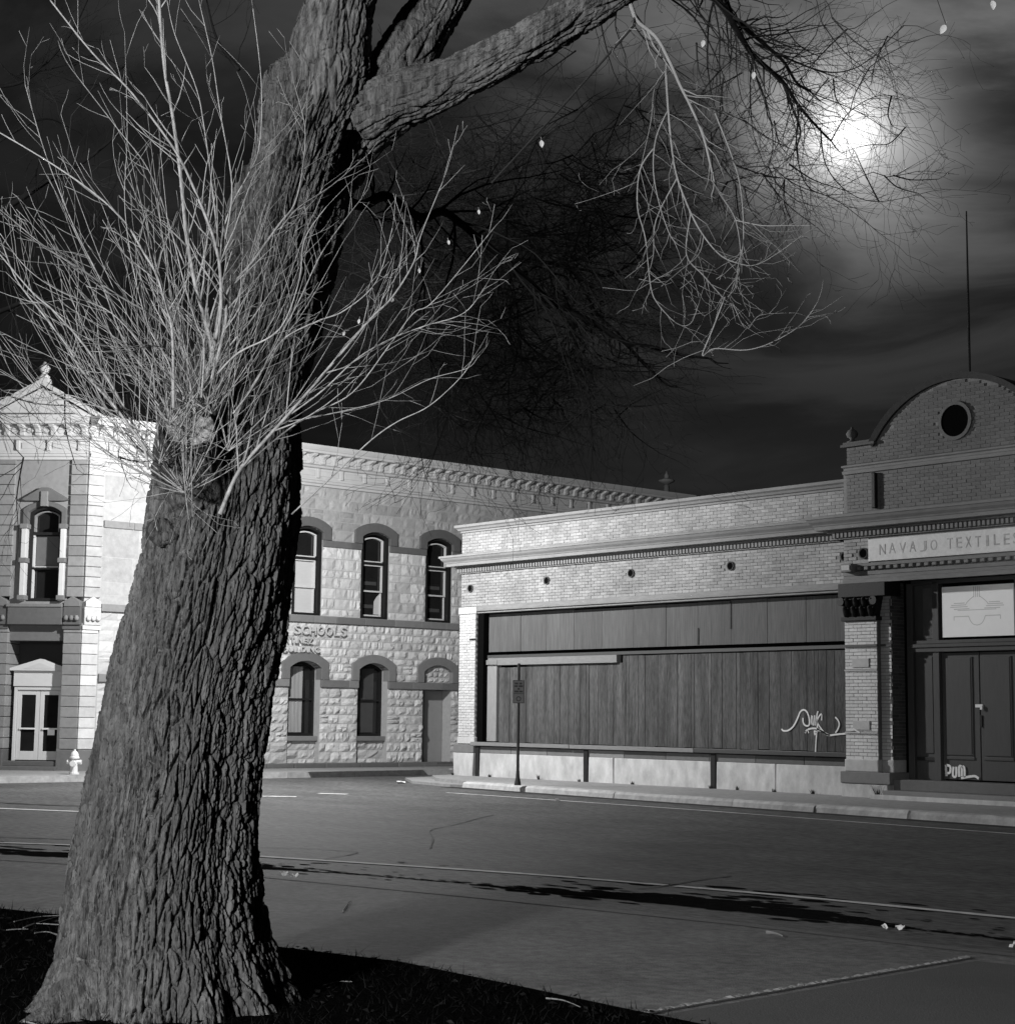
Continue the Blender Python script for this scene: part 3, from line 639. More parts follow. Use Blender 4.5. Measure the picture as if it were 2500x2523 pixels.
# parking sign on its post
pp = hit(1275, 1935, 2, .14); pr = empty('sign_post', pp, 'parking sign on a dark steel post standing on the store kerb', 'sign')
zt = hit(1275, 1635, 1, pp.y).z; sgz0, sgz1 = hit(1275, 1733, 1, pp.y).z, hit(1275, 1676, 1, pp.y).z
MB().tube([pp, (pp.x, pp.y, zt)], .032, 8).build('post', m_galv, pr)
mb = MB(); mb.lathe([(.075, 0), (.07, .05), (.045, .16), (.036, .30)], 10, pp); mb.build('post_sleeve', m_galv, pr)
FS = frame((pp.x, pp.y, 0), rt, fd); hw = 14/FPX*pp.dot(fd)
b = MB(FS).box(-hw, hw, -.045, -.035, sgz0, sgz1).build('sign_plate', m_signd, pr, bevel=.004)
MB(FS).box(-hw+.015, hw-.015, -.049, -.0455, sgz0+.015, sgz1-.015).build('sign_face', m_signf, b)
H = sgz1-sgz0
for k, row in enumerate((((-.7, -.1), (.1, .6)), ((-.75, -.15), (.0, .75)), ((-.2, .2),), ((-.75, .0), (.1, .75)))):
    for u, v in row: MB(FS).box(u*hw, v*hw, -.0515, -.0495, sgz1-H*(.15+.115*k)-.02, sgz1-H*(.15+.115*k)+.02).build('sign_line', m_signd, b)
MB(FS).box(-hw+.02, hw-.02, -.052, -.0495, sgz0+H*.40, sgz0+H*.425).build('sign_rule', m_signd, b)
mb = MB(FS); mb.ring(0, -.0525, -.0495, sgz0+H*.19, .035, .055, 16); mb.build('sign_symbol', m_signd, b)
# ================================================================ the stone school
SC = frame((-39.5, 0, 0), (0, 1, 0), (-1, 0, 0))
CC = Vector((-39.5, 20.05, 0)); q2 = 1/math.sqrt(2)
SCH = frame(CC, (q2, q2, 0), (-q2, q2, 0))       # the cut corner with the entrance
school = empty('school_building', (-39.5, 30, .14), 'two-storey rock-faced stone school with dark arched windows, raised lettering and bracketed cornice', 'building')
Y1 = 41.3; ZC = 7.93
WC = [24.46, 26.78, 29.10, 31.42, 33.74, 36.06, 38.38]
UP = [(c, .49, 4.31, 6.63, .15) for c in WC]           # centre, half width, sill, springing, rise
LO = [(c, .52, .14, 2.86, .19) for c in WC]
def arc_z(c, hw, zs, rise, a):
    r = (hw*hw+rise*rise)/(2*rise); return zs+rise-r+math.sqrt(max(r*r-(a-c)**2, 0))
def wall_open(mb, a0, a1, z0, z1, y0, y1, ops, n=8):
    cols = sorted(set([a0, a1]+[c+s*hw for c, hw, *_ in ops for s in (-1, 1)]))
    for a, b in zip(cols, cols[1:]):
        m = (a+b)/2; o = [p for p in ops if abs(m-p[0]) < p[1]]
        if not o: mb.box(a, b, y0, y1, z0, z1); continue
        c, hw, zb, zs, rise = o[0]
        if zb > z0+.01: mb.box(a, b, y0, y1, z0, zb)
        for k in range(n):
            u, v = a+(b-a)*k/n, a+(b-a)*(k+1)/n; zu, zv = arc_z(c, hw, zs, rise, u), arc_z(c, hw, zs, rise, v)
            mb.prism([(u, zu), (v, zv), (v, z1), (u, z1)], 1, y0, y1)
wl = MB(SC); wall_open(wl, 20.1, Y1, .12, 4.11, .03, .5, LO); wall_open(wl, 20.1, Y1, 4.11, ZC, .03, .5, UP)
wl.build('wall_core', m_smort, school)
bk = MB(); bk.prism([(-40.05, Y1-.1), (-40.05, 20.7), (-41.6, 19.1), (-44, 18.9), (-60, 18.9), (-60, Y1-.1)], 2, .12, 8.6); bk.build('inner_core', m_darkwood, school)
rf = MB(); rf.prism([(-39.6, Y1), (-39.6, 20.3), (-41.2, 18.5), (-60, 18.5), (-60, Y1)], 2, 8.6, 8.8); rf.build('roof', m_roof, school)
MB().box(-60, -41.5, 18.4, 19, .12, 8.6).build('side_wall', m_smooth, school)
MB().box(-60, -39.55, Y1-.1, Y1, .12, 8.6).build('side_wall', m_smooth, school)
# rock-faced stones ------------------------------------------------
rs = random.Random(11)
def rock_mesh(mat, amp, nx=4, nz=3):
    mb = MB(); g = []
    for i in range(nx+1):
        r = []
        for j in range(nz+1):
            x, z = -.5+i/nx, -.5+j/nz; e = min(i, nx-i) == 0 or min(j, nz-j) == 0
            if not e: x += rs.uniform(-.06, .06); z += rs.uniform(-.06, .06)
            y = -.02+rs.uniform(-.25, .1)*amp if e else -amp*rs.uniform(.25, 1.5)
            r.append(mb.pt((x, y, z)))
        g.append(r)
    for i in range(nx):
        for j in range(nz): mb.face((g[i][j], g[i+1][j], g[i+1][j+1], g[i][j+1]))
    rim = [g[i][0] for i in range(nx+1)]+[g[nx][j] for j in range(1, nz+1)]+[g[i][nz] for i in range(nx-1, -1, -1)]+[g[0][j] for j in range(nz-1, 0, -1)]
    bkv = [mb.pt((mb.v[k][0], 1.0, mb.v[k][2])) for k in rim]
    for k in range(len(rim)): mb.face((rim[k], bkv[k], bkv[(k+1) % len(rim)], rim[(k+1) % len(rim)]))
    me = bpy.data.meshes.new('stone'); me.from_pydata(mb.v, [], mb.f); me.materials.append(mat); me.attributes.new('tone', 'FLOAT', 'FACE').data.foreach_set('value', [.5]*len(mb.f)); return me, mb
ROCK = {'lo': [rock_mesh(m_stone, 1.0) for _ in range(9)], 'mid': [rock_mesh(m_stone, .75) for _ in range(9)], 'up': [rock_mesh(m_stoneu, .5) for _ in range(9)], 'sm': [rock_mesh(m_smooth, .12, 2, 2) for _ in range(4)]}
NS = [0]; extra = {}
def stone(kind, fr, a, b, z0, z1, y=.03, dep=.03):
    me, mb = rs.choice(ROCK[kind]); g = .008
    vis = (fr is SC) and 26.2 < (a+b)/2 < 33.2 and b-a > .22
    if vis and NS[0] < 295:
        NS[0] += 1; piece('stone', me, fr, ((a+b)/2, y, (z0+z1)/2), (b-a-g*2, dep*rs.uniform(.75, 1.3), z1-z0-g*2), school)
    else:
        e = extra.setdefault(kind, MB()); T = fr @ Matrix.Translation(((a+b)/2, y, (z0+z1)/2)) @ Matrix.Diagonal((b-a-2*g, dep*rs.uniform(.75, 1.3), z1-z0-2*g, 1)); o = len(e.v); tn = rs.random()
        e.v += [(T @ Vector(p))[:] for p in mb.v]; e.f += [tuple(i+o for i in f) for f in mb.f]; e.t += [tn]*len(mb.f)
def cuts_at(z0, z1, a0, a1, ops, leg):
    iv = []
    for c, hw, zb, zs, rise in ops:
        ho = hw+.27; zt = zs+rise+.27
        if z1 <= zb+.01 or z0 >= zt-.03: continue
        if z0 < leg-.02: h = hw
        else:
            h = hw+.17; mid = zs+rise+.13
            if z1 > zs+.1:
                rr = (h*h+(rise+.1)**2)/(2*(rise+.1)); cz = mid-rr; dz = z0+.02-cz; h = math.sqrt(max(rr*rr-dz*dz, 0)) if dz < rr else 0
                h = min(h, hw+.17)
        if h > .05: iv.append((c-h, c+h))
    iv.sort(); spans = []; x = a0
    for u, v in iv:
        if u > x: spans.append((x, min(u, a1)))
        x = max(x, v)
    if x < a1: spans.append((x, a1))
    return [s for s in spans if s[1]-s[0] > .05]
def courses(kind, fr, a0, a1, z0, z1, hs, ws, ops, leg, y=.03, dep=.03):
    z = z0
    while z < z1-.02:
        h = rs.uniform(*hs); e = z+h if z1-z-h > hs[0]*.7 else z1
        for s0, s1 in cuts_at(z, e, a0, a1, ops, leg):
            x = s0
            while x < s1-.01:
                wd = rs.uniform(*ws); n = x+wd if s1-x-wd > ws[0]*.6 else s1
                if h > .24 and rs.random() < .14 and n-x > .3:
                    zz = z+(e-z)*rs.choice((.4, .5, .6)); stone(kind, fr, x, n, z, zz, y, dep); stone(kind, fr, x, n, zz, e, y, dep)
                else: stone(kind, fr, x, n, z, e, y, dep)
                x = n
        z = e
# order: the stones that show best in view first
courses('lo', SC, 22.9, 33.0, .27, 2.34, (.19, .30), (.18, .50), LO, 2.54, dep=.05)
courses('mid', SC, 22.9, 33.0, 2.54, 4.11, (.18, .28), (.16, .50), LO, 2.54, dep=.045)
courses('mid', SC, 22.9, 33.0, 4.31, 6.24, (.20, .34), (.20, .52), UP, 6.42, dep=.03)
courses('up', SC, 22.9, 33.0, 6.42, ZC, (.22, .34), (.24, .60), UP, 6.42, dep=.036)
for a0, a1 in ((33.0, Y1),):
    courses('lo', SC, a0, a1, .27, 2.34, (.2, .3), (.25, .55), LO, 2.54, dep=.05); courses('mid', SC, a0, a1, 2.54, 4.11, (.2, .28), (.25, .55), LO, 2.54, dep=.045)
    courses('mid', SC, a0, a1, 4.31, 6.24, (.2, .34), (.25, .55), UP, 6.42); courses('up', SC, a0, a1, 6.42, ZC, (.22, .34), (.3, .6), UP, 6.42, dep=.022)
courses('lo', SC, 20.55, 22.9, .27, 2.34, (.22, .30), (.4, .8), [], 9, dep=.022); courses('lo', SC, 20.55, 22.9, 2.54, 4.11, (.22, .3), (.4, .8), [], 9, dep=.02)
courses('sm', SC, 20.55, 22.9, 4.31, 6.24, (.45, .65), (.8, 1.4), [], 9, dep=.028); courses('sm', SC, 20.55, 22.9, 6.42, ZC, (.45, .65), (.8, 1.4), [], 9, dep=.028)
# tympanum over the door: rough stone under the arch
for c, hw, zb, zs, rise in LO:
    if abs(c-31.42) < .1:
        mb = MB(SC); n = 12
        pts = [(c-hw, 2.5)]+[(c-hw+2*hw*k/n, arc_z(c, hw, zs, rise, c-hw+2*hw*k/n)) for k in range(n+1)]+[(c+hw, 2.5)]
        mb.prism(pts, 1, .10, .5); mb.build('tympanum', m_smort, school)
        for i in range(5):
            for j in range(3):
                if abs(i-2) == 2 and j == 2: continue
                stone('lo', SC, c-.5+i*.2, c-.5+(i+1)*.2, 2.55+j*.155, 2.55+(j+1)*.155, .10, .04)
NSV = NS[0]
m_quoin = M('corner_quoin', .20, .14, 8, bump=.3, rnd=.12)
# belts, arches, sills ---------------------------------------------
def belt(z0, z1, d, ops, mat, over=0):
    x = 20.55
    for c, hw, zb, zs, rise in sorted(ops)+[(99, 0, 0, 0, 0)]:
        e = min(c-hw, Y1)
        while x < e-.02:
            n = min(x+rs.uniform(.75, 1.1), e); n = e if e-n < .3 else n
            MB(SC).box(x+.003, n-.003, -d, .2, z0, z1).build('belt_stone', m_quoin if n < 23 else mat, school, bevel=.012); x = n
        x = c+hw
        if x > Y1: break
belt(2.34, 2.54, .045, [o for o in LO if abs(o[0]-31.42) > .1], m_sand)
belt(4.11, 4.30, .06, [], m_sand)
belt(6.24, 6.42, .03, UP, m_sandd)
for c, hw, zb, zs, rise in LO: MB(SC).arch(c, hw-.006, hw+.25, zs, rise, zs+.15, rise+.09, -.05, .25, 2.545).build('arch_surround', m_sand, school, bevel=.012)
for c, hw, zb, zs, rise in UP: MB(SC).arch(c, hw-.006, hw+.26, zs, rise, zs+.16, rise+.10, -.045, .2, 6.425).build('arch_surround', m_sandd, school, bevel=.012)
x = 20.5
while x < Y1:
    n = min(x+rs.uniform(.8, 1.5), Y1); MB(SC).box(x+.008, n-.008, -.10+rs.uniform(-.015, .015), .2, .13, .265).build('plinth_stone', m_sandd, school, bevel=.025); x = n
# windows ----------------------------------------------------------
def glaze(mb, c, hw, zb, zs, rise, y, n=10):
    mb.poly([(c-hw, y, zb), (c+hw, y, zb)]+[(c+hw-2*hw*k/n, y, arc_z(c, hw, zs, rise, c+hw-2*hw*k/n)) for k in range(n+1)])
for i, (c, hw, zb, zs, rise) in enumerate(UP):
    fr = MB(SC); fr.arch(c, hw-.10, hw+.02, zs-.03, rise-.04, zs+.01, rise, .06, .34, zb); fr.box(c-hw+.1, c+hw-.1, .06, .34, zb, zb+.07)
    wn = fr.build('window', m_darkwood, school)
    sw = .36; t = .032
    sa = MB(SC); sa.arch(c, sw-t, sw, zs-.10, rise-.07, zs-.07, rise-.065, .14, .22, 5.93); sa.box(c-sw, c+sw, .14, .22, 5.93, 5.93+t); sa.build('fanlight_frame', m_doorp, wn)
    MB(SC).box(c-.39, c+.39, .10, .3, 5.86, 5.925).build('mullion', m_darkwood, wn)
    s1 = MB(SC); s1.box(c-sw, c-sw+t, .16, .23, 5.12, 5.85); s1.box(c+sw-t, c+sw, .16, .23, 5.12, 5.85); s1.box(c-sw+t, c+sw-t, .16, .23, 5.85-t, 5.85); s1.box(c-sw, c+sw, .155, .235, 5.075, 5.12); s1.build('upper_sash', m_doorp, wn)
    s2 = MB(SC); s2.box(c-sw, c-sw+t*.7, .20, .27, 4.42, 5.075); s2.box(c+sw-t, c+sw, .20, .27, 4.42, 5.075); s2.box(c-sw, c+sw, .20, .27, 4.385, 4.43); s2.build('lower_sash', m_doorp, wn)
    g = MB(SC); glaze(g, c, sw-.01, 4.4, zs-.1, rise-.07, .245); g.build('pane', m_glass, wn)
    if abs(c-26.78) < .1 or abs(c-24.46) < .1:
        MB(SC).box(c-.34, c+.34, .236, .242, 4.43, 5.80).build('blind', m_blind, wn)
    if abs(c-29.1) < .1: 
        b = MB(SC); b.prism([(c+.12, 4.45), (c+.33, 4.45), (c+.33, 5.05), (c+.22, 4.95), (c+.13, 4.82)], 1, .236, .242); b.build('blind_corner', m_blind, wn)
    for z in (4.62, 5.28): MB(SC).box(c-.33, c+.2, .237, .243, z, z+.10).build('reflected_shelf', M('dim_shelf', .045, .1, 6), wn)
for c, hw, zb, zs, rise in LO:
    if abs(c-31.42) < .1:
        d = MB(SC).box(c-hw+.02, c+hw-.02, .40, .46, .16, 2.335).build('side_door', M('door_grey', .24, .06, 5, bump=.1), school)
        MB(SC).box(c-hw, c+hw, .0, .5, 2.345, 2.545).build('door_lintel', m_sand, school, bevel=.012)
        MB(SC).box(c-hw-.02, c+hw+.02, -.12, .45, .13, .20).build('door_step', m_sandd, school, bevel=.012)
        MB(SC).lathe([(.02, 0), (.03, .02), (.02, .04)], 8, (c-.35, .385, 1.15)).build('door_knob', m_black, d)
        continue
    ap = MB(SC).box(c-hw, c+hw, .20, .5, .12, .86).build('apron_wall', m_smort, school)
    xx = c-hw
    for z0, z1 in ((.14, .38), (.38, .62), (.62, .86)):
        x = c-hw
        while x < c+hw-.02:
            n = min(x+rs.uniform(.25, .5), c+hw); n = c+hw if c+hw-n < .15 else n; stone('lo', SC, x, n, z0, z1, .20, .045); x = n
    MB(SC).box(c-hw+.005, c+hw-.005, .08, .5, .865, 1.0).build('window_sill', m_sand, school, bevel=.015)
    fr = MB(SC); fr.arch(c, hw-.06, hw+.02, zs-.02, rise-.02, zs+.02, rise, .30, .42, 1.0); fr.box(c-hw+.06, c+hw-.06, .30, .42, 1.0, 1.07); fr.box(c-hw+.06, c+hw-.06, .31, .41, 1.98, 2.03)
    wn = fr.build('window', m_darkwood, school)
    g = MB(SC); glaze(g, c, hw-.05, 1.02, zs-.02, rise-.02, .385); g.build('pane', m_glass, wn)
    if abs(c-26.78) < .1:
        cu = MB(SC); rows = []
        for k in range(25):
            a = -.30+k*.025; rows.append((a, .372-.004*math.cos(k*1.1)))
        for (a, y), (b, yb) in zip(rows, rows[1:]): cu.poly([(c-.08+a*.8, y-.003, 1.1), (c-.08+b*.8, yb-.003, 1.1), (c-.08+b*1.0-.05, yb-.003, 2.9), (c-.08+a*1.0-.05, y-.003, 2.9)])
        cu.build('curtain', M('pale_curtain', .26, .25, 5, bump=0, stretch=(1, 9, .3)), wn)
    else: MB(SC).box(c-.40, c+.28, .374, .380, 1.1, 2.9).build('dark_blind', M('dark_blind', .05, .1, 5), wn)
# raised lettering --------------------------------------------------
m_let = M('letter_metal', .46, .1, 10, rough=.5, bump=0)
def words(txt, ya, yb, z, h, lab):
    adv = {'I': .45, ' ': .6, 'L': .85, 'N': 1.05, 'O': 1.1, 'G': 1.1, 'M': 1.2}; tot = sum(adv.get(ch, 1) for ch in txt); x = ya
    for ch in txt:
        a = adv.get(ch, 1)*(yb-ya)/tot
        if ch != ' ': text_obj('letter', ch, SC, x, -.055, z, a*.82, h, m_let, school, .045)
        x += a
words('S SCHOOLS', 25.93, 28.12, 3.77, .25, '')
words('RTINEZ', 26.03, 26.98, 3.52, .17, '')
words('BUILDING', 25.98, 27.22, 3.28, .17, '')
# cornice ------------------------------------------------------------
def cornice(fr, a0, a1, r0=False, r1=False, par=None, brk=True):
    MB(fr).sweep([(0, 7.90), (.07, 7.91), (.08, 7.97), (.13, 7.99), (.15, 8.05), (.10, 8.07), (.10, 8.12), (.0, 8.13)], a0, a1, r0, r1).build('cornice_bed_moulding', m_metalc, school)
    MB(fr).box(a0, a1, -.05, .4, 8.13, 8.42).build('cornice_frieze', m_metalc, school)
    MB(fr).sweep([(.05, 8.40), (.14, 8.42), (.17, 8.47), (.12, 8.50), (.10, 8.52)], a0, a1, r0, r1).build('cornice_shelf', m_metalc, school)
    MB(fr).box(a0, a1, -.10, .4, 8.50, 8.80).build('cornice_upper_frieze', m_metalc, school)
    MB(fr).sweep([(.1, 8.775), (.42, 8.78), (.44, 8.84), (.47, 8.86), (.52, 8.92), (.54, 8.95), (.54, 8.985), (0, 9.03)], a0, a1, r0, r1).build('cornice_crown', m_metalc, school)
    x = a0+.5
    while x < a1-.1 and brk:
        MB(fr).box(x, x+.085, -.115, -.05, 8.135, 8.40).build('frieze_block', m_metalc, school, bevel=.008)
        pn = MB(fr); w_ = .80-.085-.10
        if x+.8 < a1: pn.ring; pn.prism([(x+.135, 8.19), (x+.135+w_, 8.19), (x+.135+w_, 8.34), (x+.135, 8.34)], 1, -.075, -.05); pn.build('frieze_panel', m_metalc, school, bevel=.012)
        x += .80
    x = a0+.2
    while x < a1-.15 and brk:
        mb = MB(fr); pr = [(-.10, 8.51), (-.16, 8.52), (-.19, 8.58), (-.16, 8.63), (-.22, 8.68), (-.33, 8.71), (-.38, 8.745), (-.38, 8.775), (-.10, 8.775)]
        mb.prism([(y, z) for y, z in pr], 0, x, x+.13); k = mb.build('scroll_bracket', m_metalc, school, bevel=.012)
        mb = MB(fr); mb.disc(x+.20+.06, -.125, 8.65, .085, .03, 12, .095); mb.build('rosette', m_metalc, school)
        x += .40
cornice(SC, 20.05, Y1, False, True)
cornice(SCH, -2.35, 0)
m_quoin = M('corner_quoin', .20, .14, 8, bump=.3, rnd=.12)
# ---- cut corner with the entrance
def CB(): return MB(SCH)
cw = CB(); wall_open(cw, -1.90, -.42, 4.2, ZC, .06, .5, [(-1.06, .44, 4.33, 6.60, .16)]); cw.build('corner_wall', m_quoin, school)
CB().box(-1.95, -.40, .9, 1.1, .12, 4.3).build('porch_back', m_sandd, school); CB().box(-1.95, -.40, .1, .9, 3.35, 4.2).build('porch_ceiling', m_sandd, school)
for xa, xb in ((-.46, 0), (-2.35, -1.86)):
    z = .66; k = 0
    while z < 3.62:
        e = z+.262; CB().box(xa+rs.uniform(0, .006), xb-.004, -.02+rs.uniform(-.006, .006), .9, z+.008, e-.004).build('quoin', m_quoin, school, bevel=.014); z = e
    z = 4.44
    while z < 7.85:
        e = z+.258; CB().box(xa+.04, xb-.004, -.02+rs.uniform(-.006, .006), .6, z+.008, e-.004).build('quoin', m_quoin, school, bevel=.014); z = e
    CB().box(xa-.05, xb-.006, -.06, .9, .12, .655).build('pier_plinth', m_sandd, school, bevel=.02)
    CB().box(xa-.03, xb-.006, -.05, .9, 3.63, 3.74).build('pier_necking', m_sandd, school, bevel=.015)
    cp = CB().box(xa, xb-.006, -.10, .7, 3.74, 4.20).build('corbel_capital', m_sandd, school, bevel=.02)
    mb = CB(); mb.prism([(xa+.02, 4.2), (xb-.03, 4.2), (xb-.03, 4.33), ((xa+xb)/2, 4.46), (xa+.02, 4.33)], 1, -.12, .3); mb.build('gablet', m_sand, cp, bevel=.012)
    for j in range(3): CB().lathe([(.02, 0), (.06, .03), (.065, .08), (.03, .14)], 8, (xa+.09+j*.135, -.13, 3.84)).build('corbel_drop', m_sand, cp, smooth=True)
# the lit flank of the corner pier, on the long facade: its light is put in as paler stone
z = .66
while z < 3.62: e = z+.262; MB(SC).box(20.05, 20.50, -.04+rs.uniform(-.006, .006), .3, z+.008, e-.004).build('quoin', m_stone, school, bevel=.014); z = e
z = 4.44
while z < 7.85: e = z+.258; MB(SC).box(20.07, 20.52, -.04+rs.uniform(-.006, .006), .3, z+.008, e-.004).build('quoin', m_smooth, school, bevel=.014); z = e
MB(SC).box(20.04, 20.58, -.09, .3, .12, .655).build('pier_plinth', m_sand, school, bevel=.02); MB(SC).box(20.04, 20.55, -.08, .3, 3.63, 3.74).build('pier_necking', m_stone, school, bevel=.015)
cp = MB(SC).box(20.06, 20.52, -.11, .3, 3.74, 4.20).build('corbel_capital', m_stone, school, bevel=.02)
mb = MB(SC); mb.prism([(20.08, 4.2), (20.5, 4.2), (20.5, 4.33), (20.29, 4.46), (20.08, 4.33)], 1, -.13, .2); mb.build('gablet', m_stone, cp, bevel=.012)
for j in range(3): MB(SC).lathe([(.02, 0), (.06, .03), (.065, .08), (.03, .14)], 8, (20.16+j*.13, -.14, 3.84)).build('corbel_drop', m_stone, cp, smooth=True)
CB().box(-1.87, -.47, -.14, .9, 3.74, 4.18).build('balcony_beam', m_sandd, school, bevel=.015); CB().box(-1.9, -.47, -.17, .6, 4.18, 4.26).build('balcony_cap', m_sand, school, bevel=.01)
c = -1.06
CB().arch(c, .43, .56, 6.58, .16, 6.66, .20, -.02, .3, 6.25).build('window_hood', m_sandd, school, bevel=.012)
CB().prism([(c-.62, 6.9), (c-.50, 6.86), (c+.50, 6.86), (c+.62, 6.9), (c+.1, 7.2), (c-.1, 7.2)], 1, -.08, .1).build('hood_pediment', m_sandd, school, bevel=.015)
CB().box(c-.09, c+.09, -.13, .1, 6.72, 7.1).build('keystone', m_sand, school, bevel=.012)
for s in (-1, 1):
    xa = c+s*.50
    CB().box(xa-.06, xa+.06, -.07, .2, 4.34, 6.24).build('window_pilaster', m_doorp, school, bevel=.008)
    for z in (4.36, 5.30, 6.16): CB().box(xa-.10, xa+.10, -.11, .2, z, z+.12).build('pilaster_block', m_sand, school, bevel=.012)
fr = CB(); fr.arch(c, .34, .45, 6.54, .13, 6.58, .16, .15, .4, 4.33); fr.box(c-.34, c+.34, .15, .4, 4.33, 4.42); fr.box(c-.34, c+.34, .17, .4, 6.02, 6.09); fr.box(c-.34, c+.34, .18, .4, 5.15, 5.2); wn = fr.build('window', m_darkwood, school)
sa = CB(); sa.box(c-.34, c-.30, .2, .3, 4.42, 6.02); sa.box(c-.34, c+.34, .2, .3, 5.20, 5.225); sa.build('sash', m_doorp, wn); sa = CB(); sa.arch(c, .29, .335, 6.49, .11, 6.51, .12, .2, .3, 6.1); sa.build('fanlight_frame', M('grey_paint', .2), wn)
g = CB(); glaze(g, c, .36, 4.4, 6.54, .13, .33); g.build('pane', m_glass, wn); CB().box(c-.3, c+.33, .322, .328, 5.24, 6.0).build('blind', M('grey_blind', .10, .1, 5), wn)
# entrance doors
DC = -1.10; dy = .30
ds = CB().box(DC-.66, DC+.66, dy, dy+.3, .34, 2.22); ds = CB(); ds.box(DC-.66, DC-.58, dy, dy+.2, .36, 2.2); ds.box(DC+.58, DC+.66, dy, dy+.2, .36, 2.2); ds.box(DC-.58, DC+.58, dy, dy+.2, 2.12, 2.2); ds.build('door_frame', m_doorp, school, bevel=.008)
CB().box(DC-.68, DC+.68, dy-.03, dy+.25, 2.21, 2.60).build('door_entablature', m_doorp, school, bevel=.01)
pd = CB().prism([(DC-.78, 2.60), (DC+.78, 2.60), (DC+.78, 2.66), (DC, 2.90), (DC-.78, 2.66)], 1, dy-.10, dy+.25).build('door_pediment', m_doorp, school, bevel=.008)
CB().prism([(DC-.42, 2.645), (DC+.42, 2.645), (DC, 2.80)], 1, dy-.105, dy-.1).build('pediment_panel', m_blind, pd)
for xa, xb in ((DC-.575, DC-.005), (DC+.005, DC+.575)):
    lf = CB(); t = .105; lf.box(xa, xa+t, dy+.04, dy+.1, .38, 2.115); lf.box(xb-t, xb, dy+.04, dy+.1, .38, 2.115); lf.box(xa+t, xb-t, dy+.04, dy+.1, .38, .60); lf.box(xa+t, xb-t, dy+.04, dy+.1, 2.0, 2.115)
    lf = lf.build('door_leaf', m_doorp, school, bevel=.006); CB().box(xa+t, xb-t, dy+.065, dy+.075, .60, 2.0).build('pane', m_glass, lf)
    CB().box(xa+t-.02, xb-t+.02, dy+.0, dy+.03, 1.14, 1.18).build('push_bar', m_hyd, lf)
CB().box(DC+.22, DC+.40, dy+.055, dy+.064, 1.0, 1.16).build('door_notice', m_white, school)
for k, (z0, z1, y0) in enumerate(((.13, .24, -.25), (.24, .36, 0))): CB().box(-1.9, -.44, y0, 1.0, z0, z1).build('entrance_step', m_sandd, school, bevel=.012)
# corner pediment on the roofline
CB().prism([(-2.6, 9.0), (.15, 9.0), (-1.2, 9.72)], 1, -.2, .1).build('corner_pediment', m_metalc, school)
for a, b in (((-2.7, 8.98), (-1.2, 9.80)), ((.25, 8.98), (-1.2, 9.80))):
    s = 1 if a[0] < b[0] else -1
    CB().prism([a, b, (b[0], b[1]+.12), (a[0]-s*.06, a[1]+.10)][::s], 1, -.36, .15).build('raking_cornice', m_metalc, school)
rt_ = CB(); rt_.prism([(-2.6, 9.0), (.15, 9.0), (-1.2, 9.75)], 1, .12, 2.6); rt_.build('pediment_roof', m_roof, school)
CB().box(-1.36, -1.04, -.25, .05, 9.86, 9.98).build('finial_base', m_metalc, school, bevel=.015)
CB().lathe([(.13, 0), (.15, .05), (.07, .12), (.12, .2), (.15, .28), (.06, .38), (.03, .44)], 12, (-1.2, -.1, 9.98)).build('finial', m_metalc, school, smooth=True)
for e, mb in extra.items(): tag(mb.build('stonework', {'lo': m_stone, 'mid': m_stone, 'up': m_stoneu, 'sm': m_smooth}[e], school, tone=True), kind='stuff')
# roof urn at the far end of the cornice
u = PD(1642, 1208, .757*40+.652*40.8); ub = empty('roof_urn', (u.x, u.y, 8.8), 'small turned urn standing on the far end of the stone school roof', 'ornament')
MB().lathe([(.10, 0), (.09, .5), (.05, .55)], 10, (u.x, u.y, 8.8)).build('stem', m_sandd, ub, smooth=True)
MB().lathe([(.05, 0), (.16, .05), (.26, .10), (.28, .14), (.12, .19), (.07, .24), (.09, .29), (.04, .38), (.02, .45)], 12, (u.x, u.y, 9.34)).build('bowl', m_sand, ub, smooth=True)
# ================================================================ street furniture
hp = hit(182, 1908, 2, .14); hy = empty('fire_hydrant', hp, 'pale fire hydrant standing on the pavement by the school entrance', 'hydrant')
MB().lathe([(.12, 0), (.12, .04), (.085, .045), (.085, .36), (.115, .365), (.115, .40), (.10, .41), (.095, .46), (.07, .51), (.03, .54), (.025, .58)], 14, hp).build('barrel', m_hyd, hy, smooth=False)
for s in (-1, 1):
    p = Vector(hp)+Vector((0, 0, .28)); d = rt*s; mb = MB(); mb.tube([p+d*.06, p+d*.13, p+d*.131, p+d*.165], [.05, .05, .06, .055], 10); mb.build('outlet_cap', m_hyd, hy)
p = Vector(hp)+Vector((0, 0, .25)); mb = MB(); mb.tube([p-fd*.06, p-fd*.13, p-fd*.131, p-fd*.17], [.06, .06, .075, .07], 10); mb.build('outlet_cap', m_hyd, hy)
# slotted drain in the school kerb
dg = empty('kerb_drain', (-36.9, 27, .14), 'row of dark slots of a drain set in the school kerb', 'drain')
a, b = Vector((-36.55, 25.0, .15)), Vector((-36.78, 28.9, .15))
d = (b-a).normalized(); n_ = Vector((d.y, -d.x, 0))
mb = MB(); q = [a-n_*.13, b-n_*.13, b+n_*.05, a+n_*.05]; mb.poly([p+Vector((0, 0, .004)) for p in q]); mb.build('drain_frame', m_conc, dg)
for k in range(26):
    c = a.lerp(b, (k+.5)/26); mb = MB(); mb.poly([c+d*s1*.04-n_*.01+n_*s2*.07+d*s2*.03+Vector((0, 0, .009)) for s1, s2 in ((-1, -1), (1, -1), (1, 1), (-1, 1))]); mb.build('slot', m_tar, dg)
